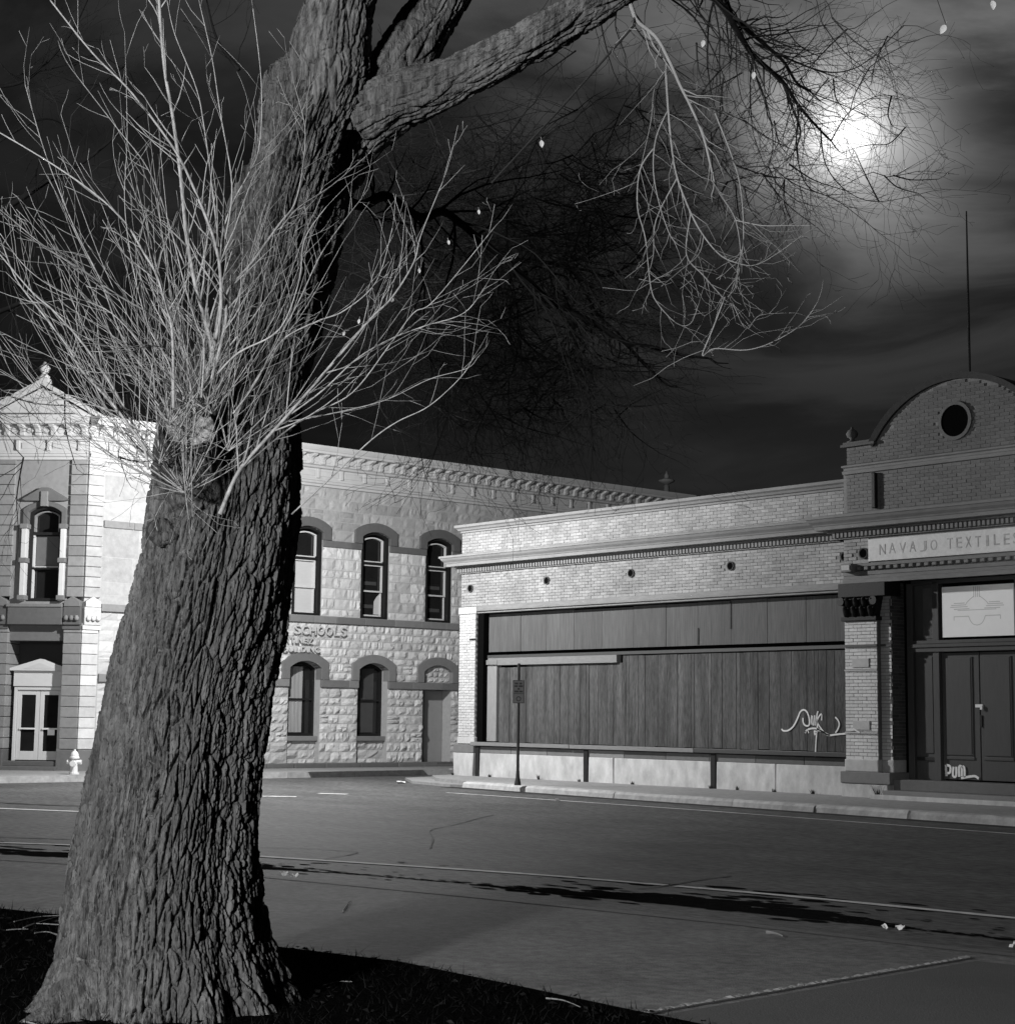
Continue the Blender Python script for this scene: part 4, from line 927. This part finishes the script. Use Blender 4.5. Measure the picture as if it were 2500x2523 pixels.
# street lamps: globe on a pole
def street_lamp(base, head, watts, label, rad=.16):
    L = empty('street_lamp', base, label, 'street lamp', 'street lamps')
    b = Vector(base); h = Vector(head); top = Vector((b.x, b.y, h.z+.35))
    MB().tube([b, b+Vector((0, 0, 1.0)), top], [.11, .09, .06], 10).build('pole', m_black, L)
    arm = [top-Vector((0, 0, .5)), top.lerp(h, .35)+Vector((0, 0, .25)), h+Vector((0, 0, .36)), h+Vector((0, 0, .26))]
    if (h.xy-b.xy).length > .3: MB().tube([Vector(p) for p in smooth_pts([tuple(p) for p in arm], 6)], .035, 8).build('arm', m_black, L)
    MB().lathe([(.05, .36), (.10, .33), (.17, .27), (.19, .22)][::-1], 16, h).build('hood', m_black, L)
    global nt
    m = bpy.data.materials.new('lamp_lens'); m.use_nodes = True; nt = m.node_tree; nt.nodes.clear()
    e = N('ShaderNodeEmission', i={0: (1, 1, 1, 1), 1: 6.0}); nt.links.new(e.outputs[0], N('ShaderNodeOutputMaterial').inputs[0])
    MB().lathe([(.02, .20), (.10, .215), (.13, .235), (.12, .255), (.02, .26)], 14, h+Vector((0, 0, -.02))).build('lens', m, L, smooth=True)
    li = bpy.data.lights.new('lamp_light', 'POINT'); li.energy = watts; li.shadow_soft_size = rad; li.color = (1, 1, 1)
    lo = bpy.data.objects.new('lamp_light', li); COL.objects.link(lo); lo.location = h; lo.parent = L; lo.location = h-Vector(base)
    return L
street_lamp((-36.95, 22.4, .14), LAMP1, LAMP1_W, 'long-armed street lamp on the school pavement, hidden behind the big trunk')
street_lamp((LAMP2.x+.01, LAMP2.y, .1), LAMP2, LAMP2_W, 'low park lamp on the lawn in front of the big tree', .40)
street_lamp((LAMP3.x+1.6, LAMP3.y-1.2, 0), LAMP3, LAMP3_W, 'tall street lamp beyond the lawn, facing the brick store', .5)
# ================================================================ the big tree
TD = 9.08
rng = np.random.default_rng(21)
tree = empty('cottonwood_tree', PD(390, 2450, TD)*1.0, 'huge leaning bare tree with deeply furrowed bark and a bush of pale shoots', 'tree')
tree.location.z = .1
def perlin(x, y, px, seed):
    # gradient noise, periodic in x with integer period px
    r = np.random.default_rng(seed); G = r.uniform(0, 2*np.pi, (px, 1024))
    xi = np.floor(x).astype(int); yi = np.floor(y).astype(int); xf, yf = x-xi, y-yi
    def g(i, j, dx, dy): a = G[i % px, j % 1024]; return np.cos(a)*dx+np.sin(a)*dy
    u, v = xf**3*(xf*(xf*6-15)+10), yf**3*(yf*(yf*6-15)+10)
    a = g(xi, yi, xf, yf)*(1-u)+g(xi+1, yi, xf-1, yf)*u; b = g(xi, yi+1, xf, yf-1)*(1-u)+g(xi+1, yi+1, xf-1, yf-1)*u
    return (a*(1-v)+b*v)*1.4
def worley(x, y, px, seed):
    # F2-F1 of long cells, periodic in x; also a random height per cell
    r = np.random.default_rng(seed+77); J = r.random((px, 512, 3)); xi = np.floor(x).astype(int); yi = np.floor(y).astype(int)
    d1 = np.full(x.shape, 9.); d2 = d1.copy(); hh = np.zeros(x.shape)
    for i in (-1, 0, 1):
        for j in (-1, 0, 1):
            q = J[(xi+i) % px, (yi+j) % 512]; d = np.sqrt((xi+i+q[..., 0]-x)**2+(yi+j+q[..., 1]-y)**2); nearer = d < d1
            d2 = np.where(nearer, d1, np.minimum(d2, d)); hh = np.where(nearer, q[..., 2], hh); d1 = np.where(nearer, d, d1)
    return d2-d1, hh
def bark_tube(name, C, Rd, nth, nrow, amp, cells, seed, lobes=None, parent=tree, mat=None, aniso=8.5, ampz=0):
    C = [np.array(c, float) for c in C]
    P = np.array(smooth_pts([tuple(c)+(r,) for c, r in zip(C, Rd)], 24)); L = np.r_[0, np.cumsum(np.linalg.norm(np.diff(P[:, :3], axis=0), axis=1))]
    t = np.linspace(0, L[-1], nrow); Q = np.stack([np.interp(t, L, P[:, k]) for k in range(4)], 1)
    T = np.gradient(Q[:, :3], axis=0); T /= np.linalg.norm(T, axis=1)[:, None]
    r0 = np.array(rt); E1 = r0[None]-T*(T@r0)[:, None]; E1 /= np.linalg.norm(E1, axis=1)[:, None]; E2 = np.cross(T, E1)
    th = np.linspace(0, 2*np.pi, nth, endpoint=False); A, Zt = np.meshgrid(th/(2*np.pi), t)
    Rm = Q[:, 3][:, None]*np.ones_like(A); rbar = Q[:, 3].mean(); cw = 2*np.pi*rbar/cells
    if lobes is not None: Rm = lobes(A*2*np.pi, Zt, Rm)
    wx = perlin(A*6, Zt/1.3, 6, seed+1)*1.2+perlin(A*17, Zt/.5, 17, seed+2)*.7
    f1, h1 = worley(A*cells+wx, Zt/(cw*aniso), cells, seed)
    c2 = int(cells*2.2); f2, h2 = worley(A*c2+wx*2.2+perlin(A*40, Zt/.12, 40, seed+8)*.35, Zt/(cw*aniso*.30), c2, seed+3)
    c4 = cells*4; r4 = perlin((A*c4+wx*2) % c4, Zt/(cw*.5), c4, seed+6)
    big = perlin(A*7, Zt/.5, 7, seed+7)
    edge = np.clip(f1*3.6, 0, 1)**.6; ed2 = np.clip(f2*3.5, 0, 1)
    amp = amp*(1+ampz*np.clip((Zt-3.6)/1.5, 0, 1))
    h = amp*(edge*(.62+.38*h1)-.62)+amp*.32*edge*(ed2*(.4+.6*h2)-.5)+amp*.07*r4+amp*.35*big*(1+1.2*(ampz > 0)*np.clip((Zt-3.6)/1.5, 0, 1))
    Rm = Rm+h
    V = Q[:, None, :3]+E1[:, None]*(np.cos(A)*0+np.cos(A*2*np.pi))[..., None]*Rm[..., None]+E2[:, None]*np.sin(A*2*np.pi)[..., None]*Rm[..., None]
    idx = np.arange(nrow*nth).reshape(nrow, nth); nx = np.roll(idx, -1, 1)
    Fc = np.stack([idx[:-1], nx[:-1], nx[1:], idx[1:]], -1).reshape(-1, 4)
    me = bpy.data.meshes.new(name); o = V.reshape(-1, 3).mean(0); nv = nrow*nth; nf = len(Fc)
    me.vertices.add(nv); me.vertices.foreach_set('co', (V.reshape(-1, 3)-o).ravel()); me.loops.add(nf*4); me.loops.foreach_set('vertex_index', Fc.ravel())
    me.polygons.add(nf); me.polygons.foreach_set('loop_start', np.arange(nf)*4); me.polygons.foreach_set('loop_total', np.full(nf, 4)); me.update(calc_edges=True); me.materials.append(mat or m_bark)
    ob = bpy.data.objects.new(name, me); COL.objects.link(ob); ob.parent = parent; ob.location = Vector(o)-wloc(parent); return ob
EDGE = [(2560, 10, 760), (2490, 70, 720), (2400, 118, 682), (2300, 152, 652), (2150, 180, 638), (2000, 215, 632), (1850, 238, 646), (1700, 268, 668), (1550, 298, 698), (1400, 335, 722), (1300, 352, 735), (1200, 366, 745), (1100, 374, 752), (1000, 405, 757), (900, 478, 765), (800, 530, 785), (700, 565, 805), (600, 580, 830), (500, 600, 850), (400, 628, 880), (300, 655, 925), (215, 690, 950), (150, 740, 930)]
ctr = [PD((a+b)/2, y, TD) for y, a, b in EDGE]; rad = [(b-a)/2/FPX*TD*.955 for y, a, b in EDGE]
ctr[0].z = -.05; 
def root_lobes(A, Z, Rm):
    f = np.exp(-Z/.34)
    lob = .16*np.maximum(0, np.cos(A*3+.6))**2+.12*np.maximum(0, np.cos(A*5-1.2))**2+.05*np.sin(A*11+Z*3)
    Rm = Rm*(1+f*(lob*1.5-.10))+.018*np.sin(A*4+Z*1.3)+.012*np.sin(A*7-Z*2.1)
    Rm = Rm+.035*np.exp(-((Z-4.05)/.35)**2)*(1+np.sin(A*6+Z*4)*.5)*np.maximum(0, np.cos(A-4.2))
    return Rm
trunk = bark_tube('trunk', ctr, rad, 800, 1080, .052, 84, 5, root_lobes, ampz=.95)
trunk['label'] = 'furrowed trunk flaring into roots at the grass'
def px_limb(name, pts, nth, nrow, amp, cells, seed):
    return bark_tube(name, [PD(x, y, d) for x, y, wd, d in pts], [wd/2/FPX*d for x, y, wd, d in pts], nth, nrow, amp, cells, seed)
px_limb('limb', [(815, 330, 225, 9.05), (812, 230, 215, 9.0), (815, 120, 195, 8.95), (838, 0, 170, 8.85), (880, -200, 160, 8.7), (950, -500, 130, 8.5)], 250, 270, .044, 26, 31)
px_limb('limb', [(905, 300, 190, 9.1), (965, 200, 160, 9.15), (1030, 90, 140, 9.3), (1086, 0, 128, 9.4), (1180, -200, 115, 9.7), (1290, -480, 90, 10)], 200, 250, .040, 18, 41)
px_limb('limb', [(880, 300, 170, 9.0), (985, 245, 140, 8.95), (1110, 202, 116, 8.9), (1241, 138, 108, 8.85), (1446, 25, 92, 8.8), (1600, -70, 78, 8.8), (1850, -200, 60, 8.9)], 190, 300, .040, 17, 51)
# the sawn stub and the knots the shoots spring from
sc0 = PD(470, 1140, 8.66); sc1 = PD(466, 1058, 8.50)
bark_tube('stub', [PD(500, 1260, 8.90), PD(480, 1170, 8.72), sc0, sc1], [.18, .165, .15, .125], 80, 80, .018, 12, 61)
mb = MB(); dn = (Vector(sc1)-PD(480, 1170, 8.72)).normalized(); dn = (dn-fd*.9).normalized(); a_ = dn.cross(up).normalized(); b_ = dn.cross(a_); k0 = []
for rr, off in ((.135, -.03), (.128, .0), (.07, .012), (.02, .006)):
    k0.append([mb.pt(Vector(sc1)+dn*(off+random.uniform(-.008, .008))+(a_*math.cos(2*math.pi*k/28)+b_*math.sin(2*math.pi*k/28))*rr*random.uniform(.93, 1.05)) for k in range(28)])
for A, B in zip(k0, k0[1:]):
    for k in range(28): mb.face((A[k], A[(k+1) % 28], B[(k+1) % 28], B[k]))
mb.face(k0[-1]); mb.build('sawn_face', m_cut, tree)
for k in range(12):
    x, y, r_ = 385+170*random.random(), 1120+230*random.random(), random.uniform(.03, .07); c = PD(x, y, 8.74-.1*math.sin((x-370)/200*3.1)+r_*.75)
    bark_tube('knot', [c-up*r_*.95, c-up*r_*.5, c, c+up*r_*.5, c+up*r_*.95], [r_*.3, r_*.85, r_, r_*.8, r_*.25], 40, 34, r_*.42, 7, 100+k)
# ---- twig machinery
TW = random.Random(99)
def perp(d):
    a = Vector((TW.uniform(-1, 1), TW.uniform(-1, 1), TW.uniform(-1, 1))); a = a-d*a.dot(d); return a.normalized()
def grow(mb, p, d, L, r, lvl, trop, wob, spread, dens, seg=.09, sides=3, planar=.0):
    n = max(3, int(L/seg)); n = min(n, 14); st = L/n; pts = [p]; d = d.normalized(); kids = []
    for k in range(n):
        d = (d+Vector((TW.gauss(0, wob), TW.gauss(0, wob), TW.gauss(0, wob)))+trop*st).normalized(); p = p+d*st; pts.append(p)
        if lvl > 0 and k > 0 and TW.random() < dens: kids.append((Vector(p), Vector(d), k/n))
    mb.tube(pts, [max(r*(1-.75*k/n), .0012) for k in range(n+1)], sides)
    for q, dd, f in kids:
        s = perp(dd)
        if planar: s = (s-fd*s.dot(fd)*planar).normalized()
        nd = (dd*math.cos(spread)+s*math.sin(spread)); grow(mb, q, nd, L*TW.uniform(.3, .66)*(1-.35*f), max(r*(1-.7*f)*.55, .0013), lvl-1, trop, wob*1.15, spread, dens, seg, 3, planar)
def along(pts3, r0, r1, sides=6, k=6):
    P = [Vector(p) for p in smooth_pts([tuple(p) for p in pts3], k)]; n = len(P)-1; return P, [r0+(r1-r0)*(i/n)**.8 for i in range(n+1)], sides
def shoot(name, pix, r0, r1, mat, d0, d1, lvl, trop, dens, Ls, spread=.62, wob=.05, start=.12, planar=.5, sides=6, seg=.09, thin=.55, into=None):
    n = len(pix); P3 = [PD(x, y, d0+(d1-d0)*i/(n-1)) for i, (x, y) in enumerate(pix)]
    P, Rr, s = along(P3, r0, r1, sides); mb = into or MB(); mb.tube(P, Rr, s); tot = len(P)
    for i in range(int(tot*start), tot-1):
        if TW.random() < dens:
            d = (P[i+1]-P[i-1]).normalized(); sd = perp(d); sd = (sd-fd*sd.dot(fd)*planar).normalized(); f = i/tot
            grow(mb, P[i], d*math.cos(spread)+sd*math.sin(spread), TW.uniform(*Ls)*(1.1-.6*f), max(min(Rr[i]*thin, .009), .0019), lvl, trop, wob, spread, .34, seg, 4 if r0 > .008 else 3, planar)
    d = (P[-1]-P[-2]).normalized(); grow(mb, P[-1], d, TW.uniform(*Ls)*.6, r1, max(lvl-1, 0), trop, wob, spread, .3, seg)
    return None if into else mb.build(name, mat, tree, smooth=True)
z1 = lambda L: [(x/1.531, y/1.531) for x, y in L]
z2 = lambda L: [(1250+x/1.531, y/1.531) for x, y in L]
UPT = Vector((0, 0, .85))
SH = [([(735, 1560), (775, 1430), (800, 1330), (772, 1200), (738, 1080), (705, 900), (680, 650), (650, 430), (620, 250), (600, 0), (598, -120)], .023, .013),
 ([(800, 1330), (832, 1180), (828, 1000), (800, 880), (740, 730), (680, 600), (600, 480), (480, 330), (350, 200), (190, 0)], .017, .006),
 ([(655, 1540), (652, 1300), (640, 1200), (592, 1040), (540, 950), (480, 850), (370, 740), (200, 620), (0, 500), (-90, 450)], .014, .005),
 ([(830, 1940), (900, 1780), (1000, 1660), (1100, 1550), (1280, 1340), (1400, 1200), (1480, 1120), (1560, 990), (1590, 880), (1680, 660)], .020, .0035),
 ([(1100, 1560), (1220, 1470), (1350, 1350), (1480, 1275), (1600, 1230), (1750, 1180), (1830, 1080)], .008, .003),
 ([(1090, 1590), (1250, 1560), (1450, 1510), (1620, 1430), (1760, 1390), (1800, 1350)], .006, .0025),
 ([(560, 1770), (540, 1680), (480, 1560), (400, 1420), (300, 1280), (200, 1170), (120, 1100), (0, 960), (-80, 870)], .013, .005),
 ([(555, 1700), (430, 1530), (310, 1400), (250, 1300), (150, 1170), (60, 1050), (0, 900), (-60, 800)], .012, .004),
 ([(640, 1560), (560, 1420), (460, 1270), (380, 1060), (300, 900), (240, 760), (165, 560), (95, 320)], .009, .003),
 ([(650, 1250), (560, 1180), (440, 1110), (300, 1010), (170, 930), (0, 790), (-80, 740)], .008, .003),
 ([(800, 1430), (850, 1220), (860, 1100), (950, 990), (1050, 850), (1110, 770), (1140, 640), (1150, 480), (1110, 320)], .017, .003),
 ([(1060, 860), (1130, 780), (1250, 700), (1390, 580)], .008, .003),
 ([(830, 1010), (840, 880), (880, 760), (940, 650), (980, 540), (985, 300), (950, 0)], .009, .003),
 ([(825, 930), (800, 700), (770, 480), (740, 330), (660, 130), (630, 0)], .008, .003),
 ([(850, 900), (875, 700), (830, 420), (800, 220), (750, 0)], .008, .003),
 ([(820, 1410), (900, 1330), (1020, 1270), (1080, 1200), (1130, 1050), (1150, 900), (1230, 780)], .010, .003),
 ([(870, 1610), (950, 1460), (1020, 1350), (1080, 1270), (1200, 1210), (1300, 1170), (1420, 1060), (1480, 860)], .010, .003),
 ([(1100, 1940), (1250, 1800), (1400, 1660), (1500, 1590), (1620, 1530), (1740, 1420), (1790, 1340)], .007, .003),
 ([(600, 1530), (500, 1420), (330, 1400), (200, 1350), (0, 1250)], .006, .002),
 ([(560, 1640), (420, 1560), (300, 1500), (120, 1460), (0, 1400)], .006, .002),
 ([(690, 1620), (692, 1750), (700, 1860), (712, 1960)], .008, .004),
 ([(735, 1600), (722, 1720), (724, 1850), (726, 1950)], .006, .003),
 ([(700, 1560), (720, 1450), (640, 1330), (560, 1300), (460, 1310), (300, 1290)], .006, .002),
 ([(760, 1500), (770, 1300), (740, 1220), (690, 1050), (640, 850), (560, 640), (440, 480), (270, 260)], .009, .003),
 ([(690, 1550), (700, 1400), (760, 1250), (800, 1050), (900, 870), (1010, 640), (1100, 420)], .008, .003),
 ([(600, 1700), (585, 1500), (560, 1350), (420, 1180), (230, 1100), (100, 1010), (0, 880)], .008, .003),
 ([(650, 1520), (640, 1380), (560, 1230), (500, 1000), (470, 760), (480, 500), (470, 120)], .007, .002),
 ([(880, 1560), (960, 1450), (1040, 1300), (1130, 1130), (1210, 960), (1300, 830), (1370, 740)], .008, .003),
 ([(920, 1760), (1060, 1640), (1180, 1560), (1330, 1480), (1470, 1300), (1560, 1180), (1640, 1130), (1870, 850)], .008, .003),
 ([(560, 1760), (480, 1690), (370, 1620), (220, 1560), (80, 1500), (0, 1500)], .005, .002)]
for i, (pix, r0, r1) in enumerate(SH):
    d0 = 8.45-.15*(i % 4); dd = TW.uniform(-.9, .7)
    shoot('shoot', z1(pix), r0*.62, r1*.6, m_sprout, d0, d0+dd, 2 if r0 > .006 else 1, UPT, .40 if r0 > .0075 else .30, (.2, .62), .55, .10)
for k in range(95):    # finer shoots out of the knots
    x0, y0 = TW.choice(((640, 1600), (740, 1560), (800, 1560), (600, 1750), (700, 1860), (860, 1700)))
    a = TW.uniform(-1.45, 1.2); L = TW.uniform(350, 1050); d0 = TW.uniform(8.2, 8.5)
    pix = [(x0+L*f*math.sin(a)*(1-.25*f), y0-L*f*math.cos(a)-L*.25*f*f*abs(math.sin(a))) for f in (0, .3, .6, 1)]
    shoot('shoot', z1(pix), TW.uniform(.0024, .004), .0014, m_sprout, d0, d0+TW.uniform(-.6, .6), 1, UPT, .25, (.15, .45), .6, .07, sides=4)
# ---- pale twigs hanging from the right-hand limb
HG = [([(440, -45), (468, 30), (490, 80), (560, 140), (610, 230), (650, 320), (690, 400), (740, 520), (780, 690)], .016, .006),
 ([(595, 230), (605, 400), (620, 560), (640, 670), (690, 800), (740, 890), (800, 960), (860, 990), (930, 1000), (1010, 960), (1120, 880)], .008, .002),
 ([(690, 385), (780, 410), (860, 440), (930, 480), (960, 520)], .006, .002), ([(600, 260), (555, 330), (540, 460), (500, 640)], .004, .002),
 ([(602, 420), (560, 520), (550, 640), (570, 760), (610, 880), (640, 920)], .005, .002), ([(780, 420), (850, 600), (880, 720), (890, 900), (870, 1000), (860, 1080), (830, 1120)], .005, .002),
 ([(550, 560), (500, 640), (490, 780), (520, 900), (540, 1080), (570, 1150), (640, 1220), (690, 1220), (720, 1150)], .005, .0018),
 ([(690, 810), (675, 960), (740, 1040), (820, 1130), (850, 1150), (900, 1240), (950, 1190), (1060, 1180)], .005, .0018), ([(780, 690), (800, 730), (860, 830), (880, 980), (860, 1060)], .005, .002),
 ([(820, 1120), (770, 1250), (735, 1340), (780, 1315), (900, 1320), (1000, 1290), (1100, 1230), (1150, 1170)], .005, .0018), ([(640, 670), (560, 830), (550, 960), (530, 1040)], .0045, .0018),
 ([(860, 830), (960, 850), (1060, 850), (1140, 850)], .004, .0016), ([(740, 890), (720, 960), (640, 1030), (580, 1080)], .004, .0016)]
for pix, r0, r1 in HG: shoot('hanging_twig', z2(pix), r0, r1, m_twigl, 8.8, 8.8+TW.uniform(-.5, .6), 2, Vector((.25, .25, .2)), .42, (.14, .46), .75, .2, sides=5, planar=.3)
# ---- dark outer branches, seen against the sky
DK = [([(61, -735), (330, -420), (560, -170), (640, -90), (790, 0), (870, 120), (930, 210), (1040, 310), (1100, 400), (1170, 480), (1220, 530)], .075, .010, 10, 13.5),
 ([(420, -330), (640, -150), (800, -40), (850, 60), (950, 150), (1040, 230), (1090, 310), (1140, 340)], .05, .012, 11.4, 13.6), ([(1040, 310), (1080, 420), (1105, 490), (1090, 560)], .025, .006, 13.2, 13.4),
 ([(930, 160), (1080, 230), (1200, 270), (1300, 260), (1400, 200)], .018, .004, 13, 13.3), ([(1500, 480), (1440, 540), (1370, 545), (1300, 560)], .010, .003, 13, 12.8), ([(1400, 760), (1350, 660), (1310, 570)], .012, .004, 13, 13.2),
 ([(1220, 530), (1290, 420), (1400, 360), (1500, 370)], .010, .003, 13.4, 13.4), ([(900, 200), (980, 400), (1000, 560), (960, 680)], .014, .003, 13, 13), ([(1100, 400), (1090, 560), (1130, 700), (1250, 760), (1430, 900)], .012, .003, 13, 13),
 ([(480, -260), (560, -60), (700, 60), (780, 200), (830, 330)], .022, .004, 13, 13.2), ([(1180, 480), (1200, 620), (1280, 720), (1400, 760), (1600, 720)], .010, .003, 13.2, 13), ([(1000, 270), (1150, 350), (1320, 420), (1480, 520)], .012, .003, 13.3, 13.6),
 ([(-680, 720), (-560, 775), (-460, 740), (-330, 820), (-240, 800), (-120, 890), (-10, 980), (80, 1060), (180, 1150), (320, 1215), (440, 1290), (540, 1310), (635, 1330)], .058, .024, 9.4, 13), ([(440, 1290), (520, 1380), (600, 1450), (640, 1460)], .024, .006, 13.2, 13.4),
 ([(220, 1150), (240, 1190), (265, 1340), (300, 1450), (310, 1560), (320, 1690)], .035, .008, 13, 12.6), ([(180, 1000), (300, 1020), (380, 1040), (500, 960), (560, 820), (620, 700)], .024, .004, 13.3, 13.6), ([(-60, 980), (150, 990), (250, 1030), (330, 1170), (420, 1260)], .035, .012, 13.6, 13.2),
 ([(265, 1340), (180, 1440), (100, 1540), (60, 1700)], .014, .003, 13, 13), ([(-120, 1000), (-200, 1200), (-150, 1400), (-60, 1550), (0, 1650)], .022, .004, 13.5, 13), ([(-300, 700), (-100, 760), (100, 750), (260, 740)], .03, .004, 13.6, 13.8),
 ([(-420, 600), (-300, 850), (-250, 1100), (-300, 1300)], .03, .005, 14, 13.4), ([(-260, 500), (-50, 620), (60, 560), (190, 470)], .015, .003, 13.6, 13.8), ([(-330, 760), (-200, 960), (-20, 980)], .05, .03, 14, 13.6),
 ([(0, 1000), (40, 1200), (20, 1400), (-60, 1500)], .018, .003, 13.4, 13), ([(-250, 1050), (-330, 1250), (-300, 1420), (-250, 1530)], .014, .003, 13.4, 13), ([(330, 740), (420, 760), (480, 640), (500, 540)], .012, .003, 13.8, 14),
 ([(-200, 950), (-130, 1180), (-180, 1420), (-250, 1640), (-310, 1800)], .016, .003, 13, 12.4), ([(-60, 1500), (-120, 1650), (-110, 1720)], .008, .003, 12.6, 12.4),
 ([(-560, 480), (-420, 380), (-250, 360), (-60, 300)], .02, .003, 13.8, 14), ([(-500, 640), (-380, 700), (-260, 820), (-150, 900)], .04, .02, 13.8, 13.6)]
for i, (pix, r0, r1, d0, d1) in enumerate(DK):
    near_moon = i < 12
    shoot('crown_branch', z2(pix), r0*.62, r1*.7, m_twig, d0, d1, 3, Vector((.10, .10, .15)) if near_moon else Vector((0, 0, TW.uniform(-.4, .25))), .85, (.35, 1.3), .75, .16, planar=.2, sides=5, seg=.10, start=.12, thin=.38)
sprays = (MB(), MB())
for sp_ in sprays: sp_.tube([PD(1300, 700, 13), PD(1310, 705, 13)], .002, 3)
for k in range(430):    # fine outer sprays
    if k < 50: x, y = TW.uniform(780, 1500), TW.uniform(60, 720)
    elif k < 210: x, y = TW.uniform(-560, 520), TW.uniform(380, 1560)
    elif k < 230: x, y = TW.uniform(250, 900), TW.uniform(-20, 800)
    elif k < 280: x, y = TW.uniform(-560, 300), TW.uniform(500, 1300)
    elif k < 320: x, y = TW.uniform(-2000, -1250), TW.uniform(100, 1750)
    else: x, y = TW.uniform(-600, 330), TW.uniform(560, 1560)
    if math.hypot(x-1278, y-505) < 210: continue
    a = TW.uniform(.2, 2.4) if k < 50 else TW.uniform(-.3, 2.8); L = TW.uniform(120, 300); d0 = TW.uniform(12.2, 15)
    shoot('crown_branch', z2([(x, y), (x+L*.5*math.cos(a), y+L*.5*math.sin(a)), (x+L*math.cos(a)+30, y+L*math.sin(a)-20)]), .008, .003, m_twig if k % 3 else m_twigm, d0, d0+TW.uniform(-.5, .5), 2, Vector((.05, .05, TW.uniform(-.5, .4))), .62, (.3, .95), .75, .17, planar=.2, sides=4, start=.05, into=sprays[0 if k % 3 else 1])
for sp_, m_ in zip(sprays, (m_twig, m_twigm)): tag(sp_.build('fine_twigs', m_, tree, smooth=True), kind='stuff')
for pix, r0, r1 in (([(-60, 830), (60, 760), (200, 670), (330, 600), (520, 440)], .035, .008), ([(-40, 1190), (100, 1130), (280, 1020), (420, 1060)], .025, .005), ([(-50, 330), (100, 300), (250, 150), (330, 0)], .02, .005), ([(-50, 560), (150, 450), (260, 480)], .015, .004), ([(180, 1010), (330, 860), (480, 620)], .016, .004), ([(900, 260), (820, 150), (780, 0)], .02, .006)):
    shoot('crown_branch', z1(pix), r0, r1, m_twig, 13.2, 13.8, 2, Vector((0, 0, .2)), .6, (.3, .9), .7, .14, planar=.2, sides=5, thin=.3)
# support cable, last leaves
a, b = PD(*z2([(480, 92)])[0], 8.82), PD(*z2([(-60, 690)])[0], 9.3)
MB().tube([a, a.lerp(b, .5)-up*.01, b], .0065, 5).build('cable', m_black, tree)
def leaf(x, y, d, L, ang):
    c = PD(x, y, d); ax = (rt*math.sin(ang)-up*math.cos(ang)); sd = ax.cross(fd).normalized(); mb = MB(); L *= .85
    A, B, C = [], [], []
    for k in range(7):
        t = k/6; w_ = L*.30*math.sin(math.pi*min(t*.92+.06, 1))**.8; curl = fd*(.25*L*(t-.5)**2); A.append(mb.pt(c+ax*L*t+sd*w_-fd*w_*.5+curl)); B.append(mb.pt(c+ax*L*t+curl)); C.append(mb.pt(c+ax*L*t-sd*w_-fd*w_*.35+curl))
    for k in range(6): mb.face((A[k], A[k+1], B[k+1], B[k])); mb.face((B[k], B[k+1], C[k+1], C[k]))
    mb.tube([c, c-ax*L*.5], .0012, 3); mb.build('leaf', m_leaf, tree, smooth=True)
for x, y in z2([(740, 150), (930, 270), (127, 528)]): leaf(x, y, 8.5, .045, TW.uniform(-.3, .3))
for x, y in z1([(1690, 905), (1580, 1012), (1355, 1203), (1300, 1250), (1805, 790), (1480, 1122)]): leaf(x, y, 8.2, .028, TW.uniform(-.4, .4))
tw = MB(); p0 = PD(2270, -160, 8.0); P = [p0, PD(2290, -60, 8.0), PD(2330, 60, 8.0)]; tw.tube([Vector(p) for p in smooth_pts([tuple(p) for p in P], 5)], .002, 4); P = [p0, PD(2400, -80, 8.0), PD(2444, 0, 8.0)]; tw.tube([Vector(p) for p in smooth_pts([tuple(p) for p in P], 5)], .002, 4); tw.tube([PD(1850, -205, 8.9), PD(2100, -220, 8.3), p0], .004, 4)
tw.build('hanging_twig', m_twig, tree)
leaf(2328, 60, 8.0, .06, -.45); leaf(2444, 0, 8.0, .055, .1)
